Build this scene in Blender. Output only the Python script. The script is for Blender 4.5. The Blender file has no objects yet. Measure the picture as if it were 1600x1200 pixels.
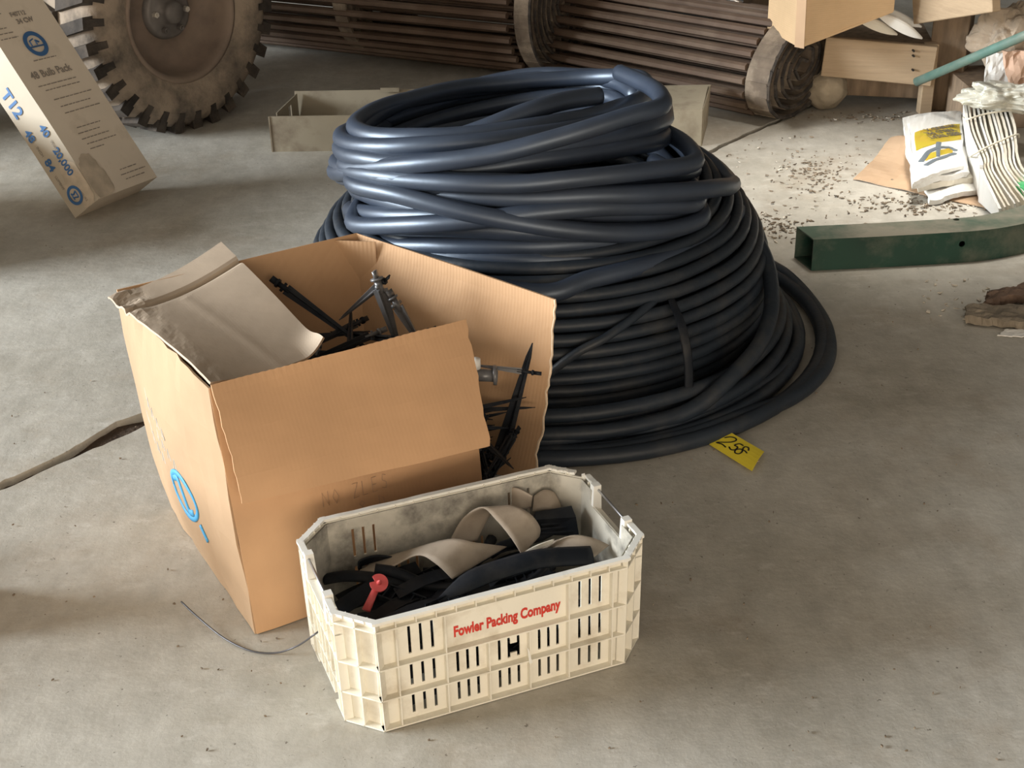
import bpy, bmesh, math, random
from mathutils import Vector, Matrix, noise
PI = math.pi
C = bpy.context.scene.collection
SC = bpy.context.scene
V = Vector

# ------------------------------------------------------------------ camera
cam_d = bpy.data.cameras.new('camera')
cam_d.sensor_width = 36.0
cam_d.lens = 2100.0 / 1600.0 * 36.0
cam = bpy.data.objects.new('camera', cam_d)
C.objects.link(cam)
PIT, ROLL, HC = 0.475, -0.028, 1.648
fw = V((0, math.cos(PIT), -math.sin(PIT))); up = V((0, math.sin(PIT), math.cos(PIT))); rt = V((1, 0, 0))
cx_ = rt * math.cos(ROLL) + up * math.sin(ROLL)
cy_ = -rt * math.sin(ROLL) + up * math.cos(ROLL)
M = Matrix((cx_, cy_, -fw)).transposed().to_4x4()
M.translation = V((0, 0, HC))
cam.matrix_world = M
SC.camera = cam

# ------------------------------------------------------------------ exposure, world, daylight
SC.view_settings.view_transform = 'Standard'
SC.view_settings.look = 'None'
SC.view_settings.exposure = 0.08
SC.view_settings.gamma = 1.0
SC.view_settings.use_curve_mapping = False
world = bpy.data.worlds.new('sky'); SC.world = world; world.use_nodes = True
bg = world.node_tree.nodes['Background']
bg.inputs[0].default_value = (1.0, 0.84, 0.66, 1)
bg.inputs[1].default_value = 1.3

def area(name, loc, aim, sx, sy, power, col):
    l = bpy.data.lights.new(name, 'AREA'); l.shape = 'RECTANGLE'; l.size = sx; l.size_y = sy
    l.energy = power; l.color = col
    o = bpy.data.objects.new(name, l); C.objects.link(o); o.location = loc
    o.rotation_euler = (V(aim) - V(loc)).to_track_quat('-Z', 'Y').to_euler()
    return o
# the open barn door on the left
area('daylight_door', (-12.0, 2.2, 3.2), (0, 2.6, 0.3), 6.0, 3.4, 3300, (0.91, 0.97, 1.0))
# added narrow fill that brightens the right floor patch; no roof opening there
sky = area('floor_patch_fill', (1.45, 4.75, 4.45), (1.35, 4.60, 0), 1.3, .5, 6.5, (1.0, 0.94, 0.84)); sky.data.spread = math.radians(25)
# added warm fill from behind the camera, lifting shadows and front faces
area('front_fill', (1.0, -4.0, 1.0), (0.3, 3.0, 0.4), 4.0, 1.6, 140, (1.0, 0.85, 0.67))

# ------------------------------------------------------------------ helpers
def link(o): C.objects.link(o); return o
def tag(o, label=None, cat=None, group=None, kind=None):
    if label: o['label'] = label
    if cat: o['category'] = cat
    if group: o['group'] = group
    if kind: o['kind'] = kind
    return o
def thing(name, label, cat, loc=(0, 0, 0), group=None):
    o = bpy.data.objects.new(name, None); link(o); o.location = loc; o.empty_display_size = .05
    return tag(o, label, cat, group)
def obj(name, bm, m, parent=None, smooth=False, keep=False):
    me = bpy.data.meshes.new(name)
    bmesh.ops.recalc_face_normals(bm, faces=bm.faces) if not keep else None
    bm.to_mesh(me); bm.free()
    if isinstance(m, (list, tuple)):
        for q in m: me.materials.append(q)
    else: me.materials.append(m)
    if smooth:
        for p in me.polygons: p.use_smooth = True
    o = bpy.data.objects.new(name, me); link(o)
    if parent is not None:
        o.parent = parent
        if parent.type == 'EMPTY' or True:
            # geometry is authored in world space: undo the parent's placement
            o.matrix_parent_inverse = wm(parent).inverted()
    return o
def wm(o):
    m = Matrix.LocRotScale(o.location, o.rotation_euler, o.scale)
    if o.parent: m = wm(o.parent) @ o.matrix_parent_inverse @ m
    return m
def BM(): return bmesh.new()
def box(bm, c, s, R=None, mi=0):
    """box of size s centred on c, R optional 3x3 rotation"""
    vs = []
    for x in (-.5, .5):
        for y in (-.5, .5):
            for z in (-.5, .5):
                p = V((x * s[0], y * s[1], z * s[2]))
                if R is not None: p = R @ p
                vs.append(bm.verts.new(p + V(c)))
    for f in ((0, 1, 3, 2), (4, 6, 7, 5), (0, 4, 5, 1), (2, 3, 7, 6), (0, 2, 6, 4), (1, 5, 7, 3)):
        fa = bm.faces.new([vs[i] for i in f]); fa.material_index = mi
def hexa(bm, P, mi=0):
    """P: 4 bottom, 4 top points"""
    vs = [bm.verts.new(V(p)) for p in P]
    for f in ((3, 2, 1, 0), (4, 5, 6, 7), (0, 1, 5, 4), (1, 2, 6, 5), (2, 3, 7, 6), (3, 0, 4, 7)):
        fa = bm.faces.new([vs[i] for i in f]); fa.material_index = mi
def beam(bm, a, b, w, h, upv=(0, 0, 1), mi=0):
    a, b = V(a), V(b); d = b - a
    x = d.normalized(); u = V(upv); y = u.cross(x)
    if y.length < 1e-5: y = V((0, 1, 0)).cross(x)
    y.normalize(); z = x.cross(y)
    R = Matrix((x, y, z)).transposed()
    box(bm, (a + b) / 2, (d.length, w, h), R, mi)
def frames(pts, closed):
    n = len(pts); T = []
    for i in range(n):
        if closed: t = pts[(i + 1) % n] - pts[i - 1]
        else: t = pts[min(i + 1, n - 1)] - pts[max(i - 1, 0)]
        T.append(t.normalized())
    return T
def tube(bm, pts, r, seg=8, closed=False, cap=True, flat=1.0, upv=None):
    """tube along pts, r scalar or list; 'flat' scales the axis closest to up"""
    pts = [V(p) for p in pts]; n = len(pts); T = frames(pts, closed)
    rings = []; N = None
    for i in range(n):
        t = T[i]
        if upv is not None: a = V(upv)
        elif N is None: a = V((0, 0, 1)) if abs(t.z) < .9 else V((1, 0, 0))
        else: a = N
        s = (a - t * a.dot(t))
        if s.length < 1e-6: s = t.orthogonal()
        N = s.normalized(); B = t.cross(N)
        rr = r[i] if isinstance(r, (list, tuple)) else r
        ring = []
        for k in range(seg):
            th = 2 * PI * k / seg
            ring.append(bm.verts.new(pts[i] + N * (math.cos(th) * rr * flat) + B * (math.sin(th) * rr)))
        rings.append(ring)
    for i in range(n if closed else n - 1):
        A, Bq = rings[i], rings[(i + 1) % n]
        for k in range(seg):
            bm.faces.new((A[k], A[(k + 1) % seg], Bq[(k + 1) % seg], Bq[k]))
    if cap and not closed:
        bm.faces.new(list(reversed(rings[0]))); bm.faces.new(rings[-1])
def cat_rom(P, k=6, closed=False):
    P = [V(p) for p in P]; n = len(P); out = []
    for i in range(n if closed else n - 1):
        if closed: p0, p1, p2, p3 = P[i - 1], P[i], P[(i + 1) % n], P[(i + 2) % n]
        else: p0, p1, p2, p3 = P[max(i - 1, 0)], P[i], P[i + 1], P[min(i + 2, n - 1)]
        for j in range(k):
            t = j / k
            out.append(.5 * ((2 * p1) + (-p0 + p2) * t + (2 * p0 - 5 * p1 + 4 * p2 - p3) * t * t + (-p0 + 3 * p1 - 3 * p2 + p3) * t ** 3))
    if not closed: out.append(P[-1])
    return out
def patch(corners, nu, nv, thick, disp=None, edge=None, mi=0, bm=None):
    """thick sheet over the bilinear patch corners[0..3] (u along 0-1, v along 0-3)"""
    a, b, c, d = [V(p) for p in corners]
    bm = bm or BM()
    G = []
    for i in range(nu + 1):
        row = []
        for j in range(nv + 1):
            u, v = i / nu, j / nv
            if edge: u2, v2 = edge(u, v)
            else: u2, v2 = u, v
            p = (a * (1 - u2) + b * u2) * (1 - v2) + (d * (1 - u2) + c * u2) * v2
            if disp: p = p + V(disp(u, v))
            row.append(p)
        G.append(row)
    def nrm(i, j):
        du = G[min(i + 1, nu)][j] - G[max(i - 1, 0)][j]; dv = G[i][min(j + 1, nv)] - G[i][max(j - 1, 0)]
        n = du.cross(dv); return n.normalized() if n.length > 1e-9 else V((0, 0, 1))
    T = [[bm.verts.new(G[i][j] + nrm(i, j) * thick / 2) for j in range(nv + 1)] for i in range(nu + 1)]
    B = [[bm.verts.new(G[i][j] - nrm(i, j) * thick / 2) for j in range(nv + 1)] for i in range(nu + 1)]
    def F(*v):
        f = bm.faces.new(v); f.material_index = mi
    for i in range(nu):
        for j in range(nv):
            F(T[i][j], T[i + 1][j], T[i + 1][j + 1], T[i][j + 1])
            F(B[i][j], B[i][j + 1], B[i + 1][j + 1], B[i + 1][j])
    for i in range(nu):
        F(T[i][0], B[i][0], B[i + 1][0], T[i + 1][0]); F(T[i][nv], T[i + 1][nv], B[i + 1][nv], B[i][nv])
    for j in range(nv):
        F(T[0][j], T[0][j + 1], B[0][j + 1], B[0][j]); F(T[nu][j], B[nu][j], B[nu][j + 1], T[nu][j + 1])
    return bm
def plate_holes(bm, W, H, holes, thick, fr, mi=0):
    """rectangular plate W x H with rectangular holes; fr(x, z, d) -> world point, d = depth"""
    xs = sorted({0, W} | {h[0] for h in holes} | {h[1] for h in holes})
    zs = sorted({0, H} | {h[2] for h in holes} | {h[3] for h in holes})
    def hole(i, k):
        if i < 0 or k < 0 or i >= len(xs) - 1 or k >= len(zs) - 1: return True
        x, z = (xs[i] + xs[i + 1]) / 2, (zs[k] + zs[k + 1]) / 2
        return any(h[0] < x < h[1] and h[2] < z < h[3] for h in holes)
    cache = {}
    def vt(i, k, s):
        if (i, k, s) not in cache: cache[(i, k, s)] = bm.verts.new(fr(xs[i], zs[k], s * thick))
        return cache[(i, k, s)]
    for i in range(len(xs) - 1):
        for k in range(len(zs) - 1):
            if hole(i, k): continue
            q = [(i, k), (i + 1, k), (i + 1, k + 1), (i, k + 1)]
            bm.faces.new([vt(*p, 0) for p in q]); bm.faces.new([vt(*p, 1) for p in reversed(q)])
            for (di, dk, e) in ((0, -1, (0, 1)), (1, 0, (1, 2)), (0, 1, (2, 3)), (-1, 0, (3, 0))):
                if hole(i + di, k + dk):
                    a, b = q[e[0]], q[e[1]]
                    bm.faces.new([vt(*a, 0), vt(*a, 1), vt(*b, 1), vt(*b, 0)])
def cyl(bm, a, b, r, seg=16, cap=True):
    a, b = V(a), V(b)
    tube(bm, [a, b], r, seg, cap=cap)
def disc(bm, c, n, r, seg=24, th=.002, r_in=None):
    c, n = V(c), V(n).normalized()
    if r_in is None: cyl(bm, c, c + n * th, r, seg); return
    x = n.orthogonal().normalized(); y = n.cross(x)
    R = []
    for k in range(seg):
        t = 2 * PI * k / seg; d = x * math.cos(t) + y * math.sin(t)
        R.append([bm.verts.new(c + d * r_in), bm.verts.new(c + d * r), bm.verts.new(c + d * r + n * th), bm.verts.new(c + d * r_in + n * th)])
    for k in range(seg):
        A, B = R[k], R[(k + 1) % seg]
        for q in range(4): bm.faces.new((A[q], A[(q + 1) % 4], B[(q + 1) % 4], B[q]))
def lathe(bm, prof, seg, mat):
    """prof: list of (x along axis, r)"""
    rings = []
    for k in range(seg):
        t = 2 * PI * k / seg
        rings.append([bm.verts.new(mat @ V((x, r * math.cos(t), r * math.sin(t)))) for x, r in prof])
    for k in range(seg):
        A, B = rings[k], rings[(k + 1) % seg]
        for i in range(len(prof) - 1):
            bm.faces.new((A[i], A[i + 1], B[i + 1], B[i]))
def fbm(x, y, z=0.0, o=3):
    return noise.fractal(V((x, y, z)), 1.0, 2.0, o)
def text_mesh(name, s, size, mat, parent, origin, ux, uy, xs=1.0, ext=.0004, bold=0.0, align='LEFT', bend=None):
    cu = bpy.data.curves.new(name, 'FONT'); cu.body = s; cu.size = size; cu.extrude = ext; cu.offset = bold
    cu.align_x = align; cu.resolution_u = 3
    t = bpy.data.objects.new(name + '_tmp', cu); link(t)
    dg = bpy.context.evaluated_depsgraph_get(); dg.update()
    me = bpy.data.meshes.new_from_object(t.evaluated_get(dg))
    bpy.data.objects.remove(t); 
    ux = V(ux).normalized(); uz = ux.cross(V(uy)).normalized(); uy = uz.cross(ux)
    for v in me.vertices:
        p = V(origin) + ux * v.co.x * xs + uy * v.co.y + uz * v.co.z
        if bend: p = bend(p)
        v.co = p
    me.materials.clear(); me.materials.append(mat)
    o = bpy.data.objects.new(name, me); link(o)
    if parent is not None:
        o.parent = parent; o.matrix_parent_inverse = wm(parent).inverted()
    return o
def strokes(bm, lines, fr, r=.0015, seg=4, flat=.3):
    """hand-drawn pen strokes: lines of 2-D points mapped by fr(x,y)->3D"""
    for ln in lines:
        tube(bm, [fr(*p) for p in ln], r, seg, flat=1.0)

# ------------------------------------------------------------------ materials
def new_mat(name):
    m = bpy.data.materials.new(name); m.use_nodes = True
    nt = m.node_tree; b = nt.nodes['Principled BSDF']; return m, nt, b
def mat(name, col, rough=.6, metal=0.0, spec=.5, vary=.15, scale=8.0, dirt=None, dirt_amt=.5, dirt_scale=6.0, bump=0.0, bump_scale=60.0, stretch=None, trans=0.0, alpha=1.0, dirt_lo=.45, coat=0.0):
    """base colour broken up by noise, optional dirt patches and bump"""
    m, nt, b = new_mat(name); N = nt.nodes; L = nt.links
    tc = N.new('ShaderNodeTexCoord'); src = tc.outputs['Object']
    if stretch:
        mp = N.new('ShaderNodeMapping'); mp.inputs['Scale'].default_value = stretch; L.new(src, mp.inputs[0]); src = mp.outputs[0]
    n1 = N.new('ShaderNodeTexNoise'); n1.inputs['Scale'].default_value = scale; n1.inputs['Detail'].default_value = 6
    L.new(src, n1.inputs[0])
    rmp = N.new('ShaderNodeValToRGB')
    c = V(col[:3]); lo, hi = c * (1 - vary), c * (1 + vary)
    rmp.color_ramp.elements[0].position = .3; rmp.color_ramp.elements[0].color = (*lo, 1)
    rmp.color_ramp.elements[1].position = .7; rmp.color_ramp.elements[1].color = (*hi, 1)
    L.new(n1.outputs[0], rmp.inputs[0]); out = rmp.outputs[0]
    if dirt:
        n2 = N.new('ShaderNodeTexNoise'); n2.inputs['Scale'].default_value = dirt_scale; n2.inputs['Detail'].default_value = 8
        n2.inputs['Roughness'].default_value = .65
        L.new(src, n2.inputs[0])
        r2 = N.new('ShaderNodeValToRGB'); r2.color_ramp.elements[0].position = dirt_lo; r2.color_ramp.elements[1].position = dirt_lo + .22
        r2.color_ramp.elements[1].color = (dirt_amt,) * 3 + (1,)
        L.new(n2.outputs[0], r2.inputs[0])
        mx = N.new('ShaderNodeMix'); mx.data_type = 'RGBA'
        L.new(r2.outputs[0], mx.inputs[0]); L.new(out, mx.inputs[6]); mx.inputs[7].default_value = (*dirt, 1); out = mx.outputs[2]
    L.new(out, b.inputs['Base Color'])
    b.inputs['Roughness'].default_value = rough; b.inputs['Metallic'].default_value = metal
    b.inputs['Specular IOR Level'].default_value = spec
    if coat: b.inputs['Coat Weight'].default_value = coat; b.inputs['Coat Roughness'].default_value = .25
    if trans: b.inputs['Transmission Weight'].default_value = trans
    if alpha < 1: b.inputs['Alpha'].default_value = alpha
    if bump:
        n3 = N.new('ShaderNodeTexNoise'); n3.inputs['Scale'].default_value = bump_scale; n3.inputs['Detail'].default_value = 5
        L.new(src, n3.inputs[0]); bp = N.new('ShaderNodeBump'); bp.inputs['Strength'].default_value = bump; bp.inputs['Distance'].default_value = .01
        L.new(n3.outputs[0], bp.inputs['Height']); L.new(bp.outputs[0], b.inputs['Normal'])
    return m
def concrete():
    m, nt, b = new_mat('concrete'); N = nt.nodes; L = nt.links
    tc = N.new('ShaderNodeTexCoord')
    def nz(s, d=8, r=.6, st=None):
        n = N.new('ShaderNodeTexNoise'); n.inputs['Scale'].default_value = s; n.inputs['Detail'].default_value = d; n.inputs['Roughness'].default_value = r
        if st:
            mp = N.new('ShaderNodeMapping'); mp.inputs['Scale'].default_value = st; L.new(tc.outputs['Object'], mp.inputs[0]); L.new(mp.outputs[0], n.inputs[0])
        else: L.new(tc.outputs['Object'], n.inputs[0])
        return n.outputs[0]
    def ramp(i, a, ca, c_, cc):
        r = N.new('ShaderNodeValToRGB'); r.color_ramp.elements[0].position = a; r.color_ramp.elements[0].color = (*ca, 1)
        r.color_ramp.elements[1].position = c_; r.color_ramp.elements[1].color = (*cc, 1); L.new(i, r.inputs[0]); return r.outputs[0]
    def mix(f, a, bb, mode='MIX'):
        x = N.new('ShaderNodeMix'); x.data_type = 'RGBA'; x.blend_type = mode
        if isinstance(f, float): x.inputs[0].default_value = f
        else: L.new(f, x.inputs[0])
        for k, q in ((6, a), (7, bb)):
            if isinstance(q, tuple): x.inputs[k].default_value = (*q, 1)
            else: L.new(q, x.inputs[k])
        return x.outputs[2]
    base = ramp(nz(1.6), .35, (.43, .405, .355), .68, (.57, .55, .505))
    fine = ramp(nz(14, 10, .7, (1, .55, 1)), .3, (.80, .79, .77), .72, (1.12, 1.11, 1.09))
    c = mix(1.0, base, fine, 'MULTIPLY')
    stain = ramp(nz(2.6, 8, .7), .52, (0, 0, 0), .74, (.55, .55, .55))
    c = mix(stain, c, (.33, .255, .18))
    pale = ramp(nz(5.0, 8, .7, (.6, 1.4, 1)), .58, (0, 0, 0), .74, (.5, .5, .5))
    c = mix(pale, c, (.62, .60, .56))
    curls = ramp(nz(16, 12, .75, (.8, 1.3, 1)), .54, (0, 0, 0), .66, (.42, .42, .42)); c = mix(curls, c, (.66, .635, .58))
    scuff = ramp(nz(7, 12, .8, (.5, 1.6, 1)), .56, (0, 0, 0), .70, (.5, .5, .5)); c = mix(scuff, c, (.34, .29, .23))
    speck = ramp(nz(70, 3, .6), .67, (0, 0, 0), .72, (.7, .7, .7))
    c = mix(speck, c, (.09, .07, .05))
    L.new(c, b.inputs['Base Color'])
    rr = ramp(nz(4), .35, (.5, .5, .5), .7, (.72, .72, .72)); L.new(rr, b.inputs['Roughness'])
    b.inputs['Specular IOR Level'].default_value = .35
    bp = N.new('ShaderNodeBump'); bp.inputs['Strength'].default_value = .30; bp.inputs['Distance'].default_value = .010
    L.new(nz(11, 12, .68), bp.inputs['Height']); L.new(bp.outputs[0], b.inputs['Normal'])
    return m
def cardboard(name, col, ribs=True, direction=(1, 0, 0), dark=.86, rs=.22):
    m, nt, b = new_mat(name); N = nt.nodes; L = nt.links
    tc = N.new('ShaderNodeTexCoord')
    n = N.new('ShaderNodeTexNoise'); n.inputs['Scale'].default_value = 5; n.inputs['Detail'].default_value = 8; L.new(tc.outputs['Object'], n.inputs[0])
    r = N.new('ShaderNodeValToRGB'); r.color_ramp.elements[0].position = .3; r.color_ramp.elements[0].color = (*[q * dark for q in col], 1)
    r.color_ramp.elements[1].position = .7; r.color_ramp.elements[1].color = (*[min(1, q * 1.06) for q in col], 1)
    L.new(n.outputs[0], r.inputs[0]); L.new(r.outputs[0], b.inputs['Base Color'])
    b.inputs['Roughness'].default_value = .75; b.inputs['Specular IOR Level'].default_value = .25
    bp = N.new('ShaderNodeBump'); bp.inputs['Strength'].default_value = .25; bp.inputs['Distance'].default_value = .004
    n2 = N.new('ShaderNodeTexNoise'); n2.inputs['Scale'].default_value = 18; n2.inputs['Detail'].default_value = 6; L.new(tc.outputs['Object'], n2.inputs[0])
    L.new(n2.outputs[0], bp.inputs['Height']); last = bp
    if ribs:
        d = N.new('ShaderNodeVectorMath'); d.operation = 'DOT_PRODUCT'; dv = V(direction).normalized(); d.inputs[1].default_value = dv
        L.new(tc.outputs['Object'], d.inputs[0])
        mu = N.new('ShaderNodeMath'); mu.operation = 'MULTIPLY'; mu.inputs[1].default_value = 2 * PI / .0085; L.new(d.outputs['Value'], mu.inputs[0])
        si = N.new('ShaderNodeMath'); si.operation = 'SINE'; L.new(mu.outputs[0], si.inputs[0])
        b2 = N.new('ShaderNodeBump'); b2.inputs['Strength'].default_value = rs; b2.inputs['Distance'].default_value = .0012
        L.new(si.outputs[0], b2.inputs['Height']); L.new(bp.outputs[0], b2.inputs['Normal']); last = b2
    L.new(last.outputs[0], b.inputs['Normal'])
    return m
M_CONC = concrete()
M_DIRT = mat('crack_soil', (.075, .05, .033), .95, vary=.4, scale=40, bump=.8, bump_scale=80)
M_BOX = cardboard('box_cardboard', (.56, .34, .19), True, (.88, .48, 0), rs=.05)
M_BOXL = cardboard('box_cardboard_side_darkened', (.43, .29, .178), False)  # same cardboard as the front, darkened to offset the strong door light
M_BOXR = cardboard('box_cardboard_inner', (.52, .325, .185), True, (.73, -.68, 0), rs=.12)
M_FLAP = cardboard('faded_flap', (.50, .40, .305), False)
M_HOSE = mat('hose_plastic', (.028, .038, .060), .42, vary=.25, scale=5, dirt=(.13, .125, .12), dirt_amt=.08, dirt_scale=3.0, spec=.9, bump=.06, bump_scale=25)
M_HOSE.node_tree.nodes['Principled BSDF'].inputs['Specular Tint'].default_value = (.72, .84, 1, 1)  # bluish sky sheen put into the hose's specular colour
M_HOSE2 = mat('old_hose_plastic', (.018, .025, .036), .5, vary=.25, scale=5, dirt=(.11, .10, .085), dirt_amt=.28, dirt_scale=9.0, spec=.4, bump=.1, bump_scale=60, dirt_lo=.5)
M_BLACK = mat('black_plastic', (.011, .014, .020), .55, spec=.25, vary=.3, scale=10, dirt=(.07, .065, .06), dirt_amt=.35, dirt_scale=12)
M_CRATE = mat('crate_plastic', (.80, .765, .665), .45, vary=.06, scale=6, dirt=(.33, .24, .13), dirt_amt=.5, dirt_scale=9, bump=.15, bump_scale=40, dirt_lo=.52)
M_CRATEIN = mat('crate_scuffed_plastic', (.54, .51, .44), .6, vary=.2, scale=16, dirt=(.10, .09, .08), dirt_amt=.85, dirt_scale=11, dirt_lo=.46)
M_RIM = mat('crate_rim_plastic', (.80, .79, .74), .4, vary=.05, scale=8, dirt=(.35, .3, .22), dirt_amt=.6, dirt_scale=25, dirt_lo=.58)
M_RED = mat('red_ink', (.60, .04, .025), .6, vary=.05)
M_REDP = mat('red_plastic', (.80, .13, .13), .4, vary=.08)
M_STEEL = mat('wire_steel', (.42, .43, .45), .35, metal=.9, vary=.1)
M_WIRE = mat('dark_wire', (.12, .12, .13), .4, metal=.6, vary=.1)
M_TAN = mat('tan_plastic', (.40, .33, .26), .7, vary=.12, scale=12, dirt=(.2, .16, .12), dirt_amt=.5, dirt_scale=16)
M_GREYP = mat('clear_grey_plastic', (.12, .12, .125), .3, vary=.2, scale=20, spec=.6)
M_YEL = mat('yellow_tag', (.90, .72, .05), .6, vary=.06)
M_INK = mat('black_marker', (.015, .012, .01), .6, vary=.05)
M_GREEN = mat('green_paint', (.006, .044, .028), .45, vary=.2, scale=6, dirt=(.30, .27, .21), dirt_amt=.35, dirt_scale=5)  # darkened so the tube's front stays in shade under the fill
M_LITDUSTG = mat('lit_dusty_green_paint', (.10, .15, .11), .8, vary=.25, scale=5, dirt=(.34, .31, .25), dirt_amt=.9, dirt_scale=4, dirt_lo=.40)  # tube top: its light painted in as a paler, dust-patched green
M_TEAL = mat('teal_pipe_paint', (.085, .17, .145), .5, vary=.2, scale=8, dirt=(.25, .25, .2), dirt_amt=.5, dirt_scale=7)
M_TEALB = mat('teal_body_paint', (.045, .085, .10), .55, vary=.25, scale=4, dirt=(.14, .14, .13), dirt_amt=.5, dirt_scale=3)
M_RUST = mat('rusty_steel', (.120, .078, .055), .7, metal=.2, vary=.18, scale=7, dirt=(.24, .18, .13), dirt_amt=.4, dirt_scale=4)
M_RUBBER = mat('belt_rubber', (.15, .115, .085), .85, vary=.3, scale=14, dirt=(.40, .33, .25), dirt_amt=.7, dirt_scale=8)
M_RUBD = mat('shaded_belt_rubber', (.035, .030, .027), .9, vary=.4, scale=30, dirt=(.14, .11, .085), dirt_amt=.6, dirt_scale=20)  # darker copy of the belt rubber; the roll end's shade is in its colour
M_TYRE = mat('dusty_tyre_rubber', (.085, .072, .060), .9, vary=.3, scale=10, dirt=(.34, .27, .205), dirt_amt=.95, dirt_scale=4.5, dirt_lo=.34, bump=.3, bump_scale=60)
M_TREAD = mat('tread_rubber', (.050, .044, .040), .95, vary=.4, scale=10, dirt=(.15, .12, .095), dirt_amt=.5, dirt_scale=7, bump=.3, bump_scale=60, spec=.15, dirt_lo=.42)
M_RIMM = mat('muddy_rim', (.22, .165, .13), .8, vary=.25, scale=8, dirt=(.26, .20, .15), dirt_amt=.6, dirt_scale=9)
M_HUB = mat('hub_steel', (.16, .145, .135), .6, metal=.3, vary=.3, scale=14)
M_NUT = mat('bright_nut', (.62, .58, .52), .4, metal=.4, vary=.1)
M_BEIGE = mat('beige_painted_steel', (.36, .315, .235), .6, vary=.08, scale=5, dirt=(.11, .07, .045), dirt_amt=.85, dirt_scale=3.8, dirt_lo=.52)
M_WOOD = mat('raw_timber', (.46, .34, .22), .8, vary=.2, scale=3, stretch=(.5, 1.2, 14), dirt=(.2, .14, .09), dirt_amt=.5, dirt_scale=3, bump=.2, bump_scale=30)
M_WOODD = mat('weathered_shaded_timber', (.25, .18, .12), .85, vary=.3, scale=4, stretch=(8, 8, 1.5), bump=.2, bump_scale=30)  # weathered boards, and the colour for the bench post's shaded side
M_PAPER = mat('white_paper', (.80, .79, .76), .7, vary=.05, scale=8, dirt=(.5, .44, .36), dirt_amt=.5, dirt_scale=7, dirt_lo=.55)
M_CREAM = mat('cream_paper', (.78, .73, .63), .75, vary=.08, scale=12)
M_PYEL = mat('printed_yellow', (.80, .68, .08), .6, vary=.06, dirt=(.75, .42, .12), dirt_amt=.5, dirt_scale=8)
M_PGREY = mat('printed_blue_grey', (.14, .17, .20), .6, vary=.08)
M_PRINT = mat('printed_dark_ink', (.13, .11, .08), .7, vary=.1)
M_CARTON = mat('carton_narrow_darkened', (.44, .385, .305), .7, vary=.06, scale=5, dirt=(.46, .37, .26), dirt_amt=.5, dirt_scale=5, dirt_lo=.55)  # narrow carton face, darkened because the door light overexposes it
M_CARTW = mat('carton_wide_lightened', (.70, .61, .50), .75, vary=.06, scale=5, dirt=(.33, .27, .2), dirt_amt=.5, dirt_scale=5, dirt_lo=.55)  # same carton, lightened to lift the dimmer wide face
M_BLUE = mat('blue_print', (.045, .13, .30), .6, vary=.06)
M_LBLUE = mat('light_blue_print', (.06, .32, .60), .6, vary=.06)
M_PALEB = mat('faded_blue_print', (.40, .40, .36), .7, vary=.1)
M_GREYT = mat('grey_print', (.27, .235, .20), .7, vary=.1)
M_KRAFT = cardboard('kraft_sheet', (.52, .36, .235), False)
M_KBOX = cardboard('bench_cardboard', (.60, .42, .25), True, (0, 0, 1))
M_GREENP = mat('bright_green_plastic', (.10, .50, .20), .4, vary=.06)
M_STRING = mat('white_string', (.78, .74, .63), .8, vary=.05)
M_LEAF = mat('dry_litter', (.20, .155, .11), .9, vary=.6, scale=30)
M_CHIP = mat('pale_chips', (.55, .50, .42), .8, vary=.2, scale=30)
M_ROCK = mat('grey_brown_bark', (.22, .185, .14), .9, vary=.3, scale=18, bump=.5, bump_scale=50)
M_WALL = mat('shed_wall_metal', (.10, .095, .09), .7, vary=.2, scale=2)
M_CEIL = mat('shed_ceiling_metal', (.20, .19, .175), .8, vary=.15, scale=2)
M_IRON = mat('grey_blue_cast_iron', (.12, .15, .165), .55, metal=.3, vary=.3, scale=10, dirt=(.25, .25, .22), dirt_amt=.5, dirt_scale=10)
M_CHROME = mat('bright_rod_steel', (.75, .75, .75), .25, metal=.9, vary=.05)
M_FILM = mat('cloudy_film', (.58, .57, .50), .3, vary=.2, scale=18, spec=.6)

# ------------------------------------------------------------------ pixel -> world (layout only)
def ray(px, py):
    return fw + cx_ * ((px - 800) / 2100.0) + cy_ * ((600 - py) / 2100.0)
def at(px, py, z=0.0):
    d = ray(px, py); t = (z - HC) / d.z; return V((0, 0, HC)) + d * t
def hat(px, py, y):
    d = ray(px, py); t = y / d.y; return V((0, 0, HC)) + d * t

# ------------------------------------------------------------------ setting
def struct(name, bm, m, parent=None):
    o = obj(name, bm, m, parent)
    if parent is None: o['kind'] = 'structure'
    return o
random.seed(4)
A0 = V((-1.22, 2.75, 0)); DR = V((.643, .766, 0)).normalized(); NL = V((-DR.y, DR.x, 0))
def crack_pts(side):
    out = []; s = -11.42
    while s < 12.08:
        fine = -1.2 < s < 5.5
        w = .010 + .006 * abs(fbm(s * 5, 3.1 + side))
        if fine:
            w += .024 * math.exp(-((s - .36) / .13) ** 2) + .006 * math.exp(-((s - .1) / .2) ** 2)
            w += .008 * max(0, fbm(s * 18, 7.7 + side * 5)) + .003 * fbm(s * 50, side)
        mid = .018 * fbm(s * 2.2, 11.0)
        out.append(A0 + DR * s + NL * (side * w + mid))
        s += .02 if fine else .35
    return out
cl, cr = crack_pts(1), crack_pts(-1)
bm = BM()
def slab(pts):
    vs = [bm.verts.new(p) for p in pts]; f = bm.faces.new(vs); return vs
la = [V((-9, -6, 0))] + [V((-8.7, -6, 0))] + cl + [V((6.3, 12, 0)), V((-9, 12, 0))]
ra = [V((-8.4, -6, 0)), V((9, -6, 0)), V((9, 12, 0)), V((6.6, 12, 0))] + list(reversed(cr))
va = slab(la); vb = slab(ra)
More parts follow.
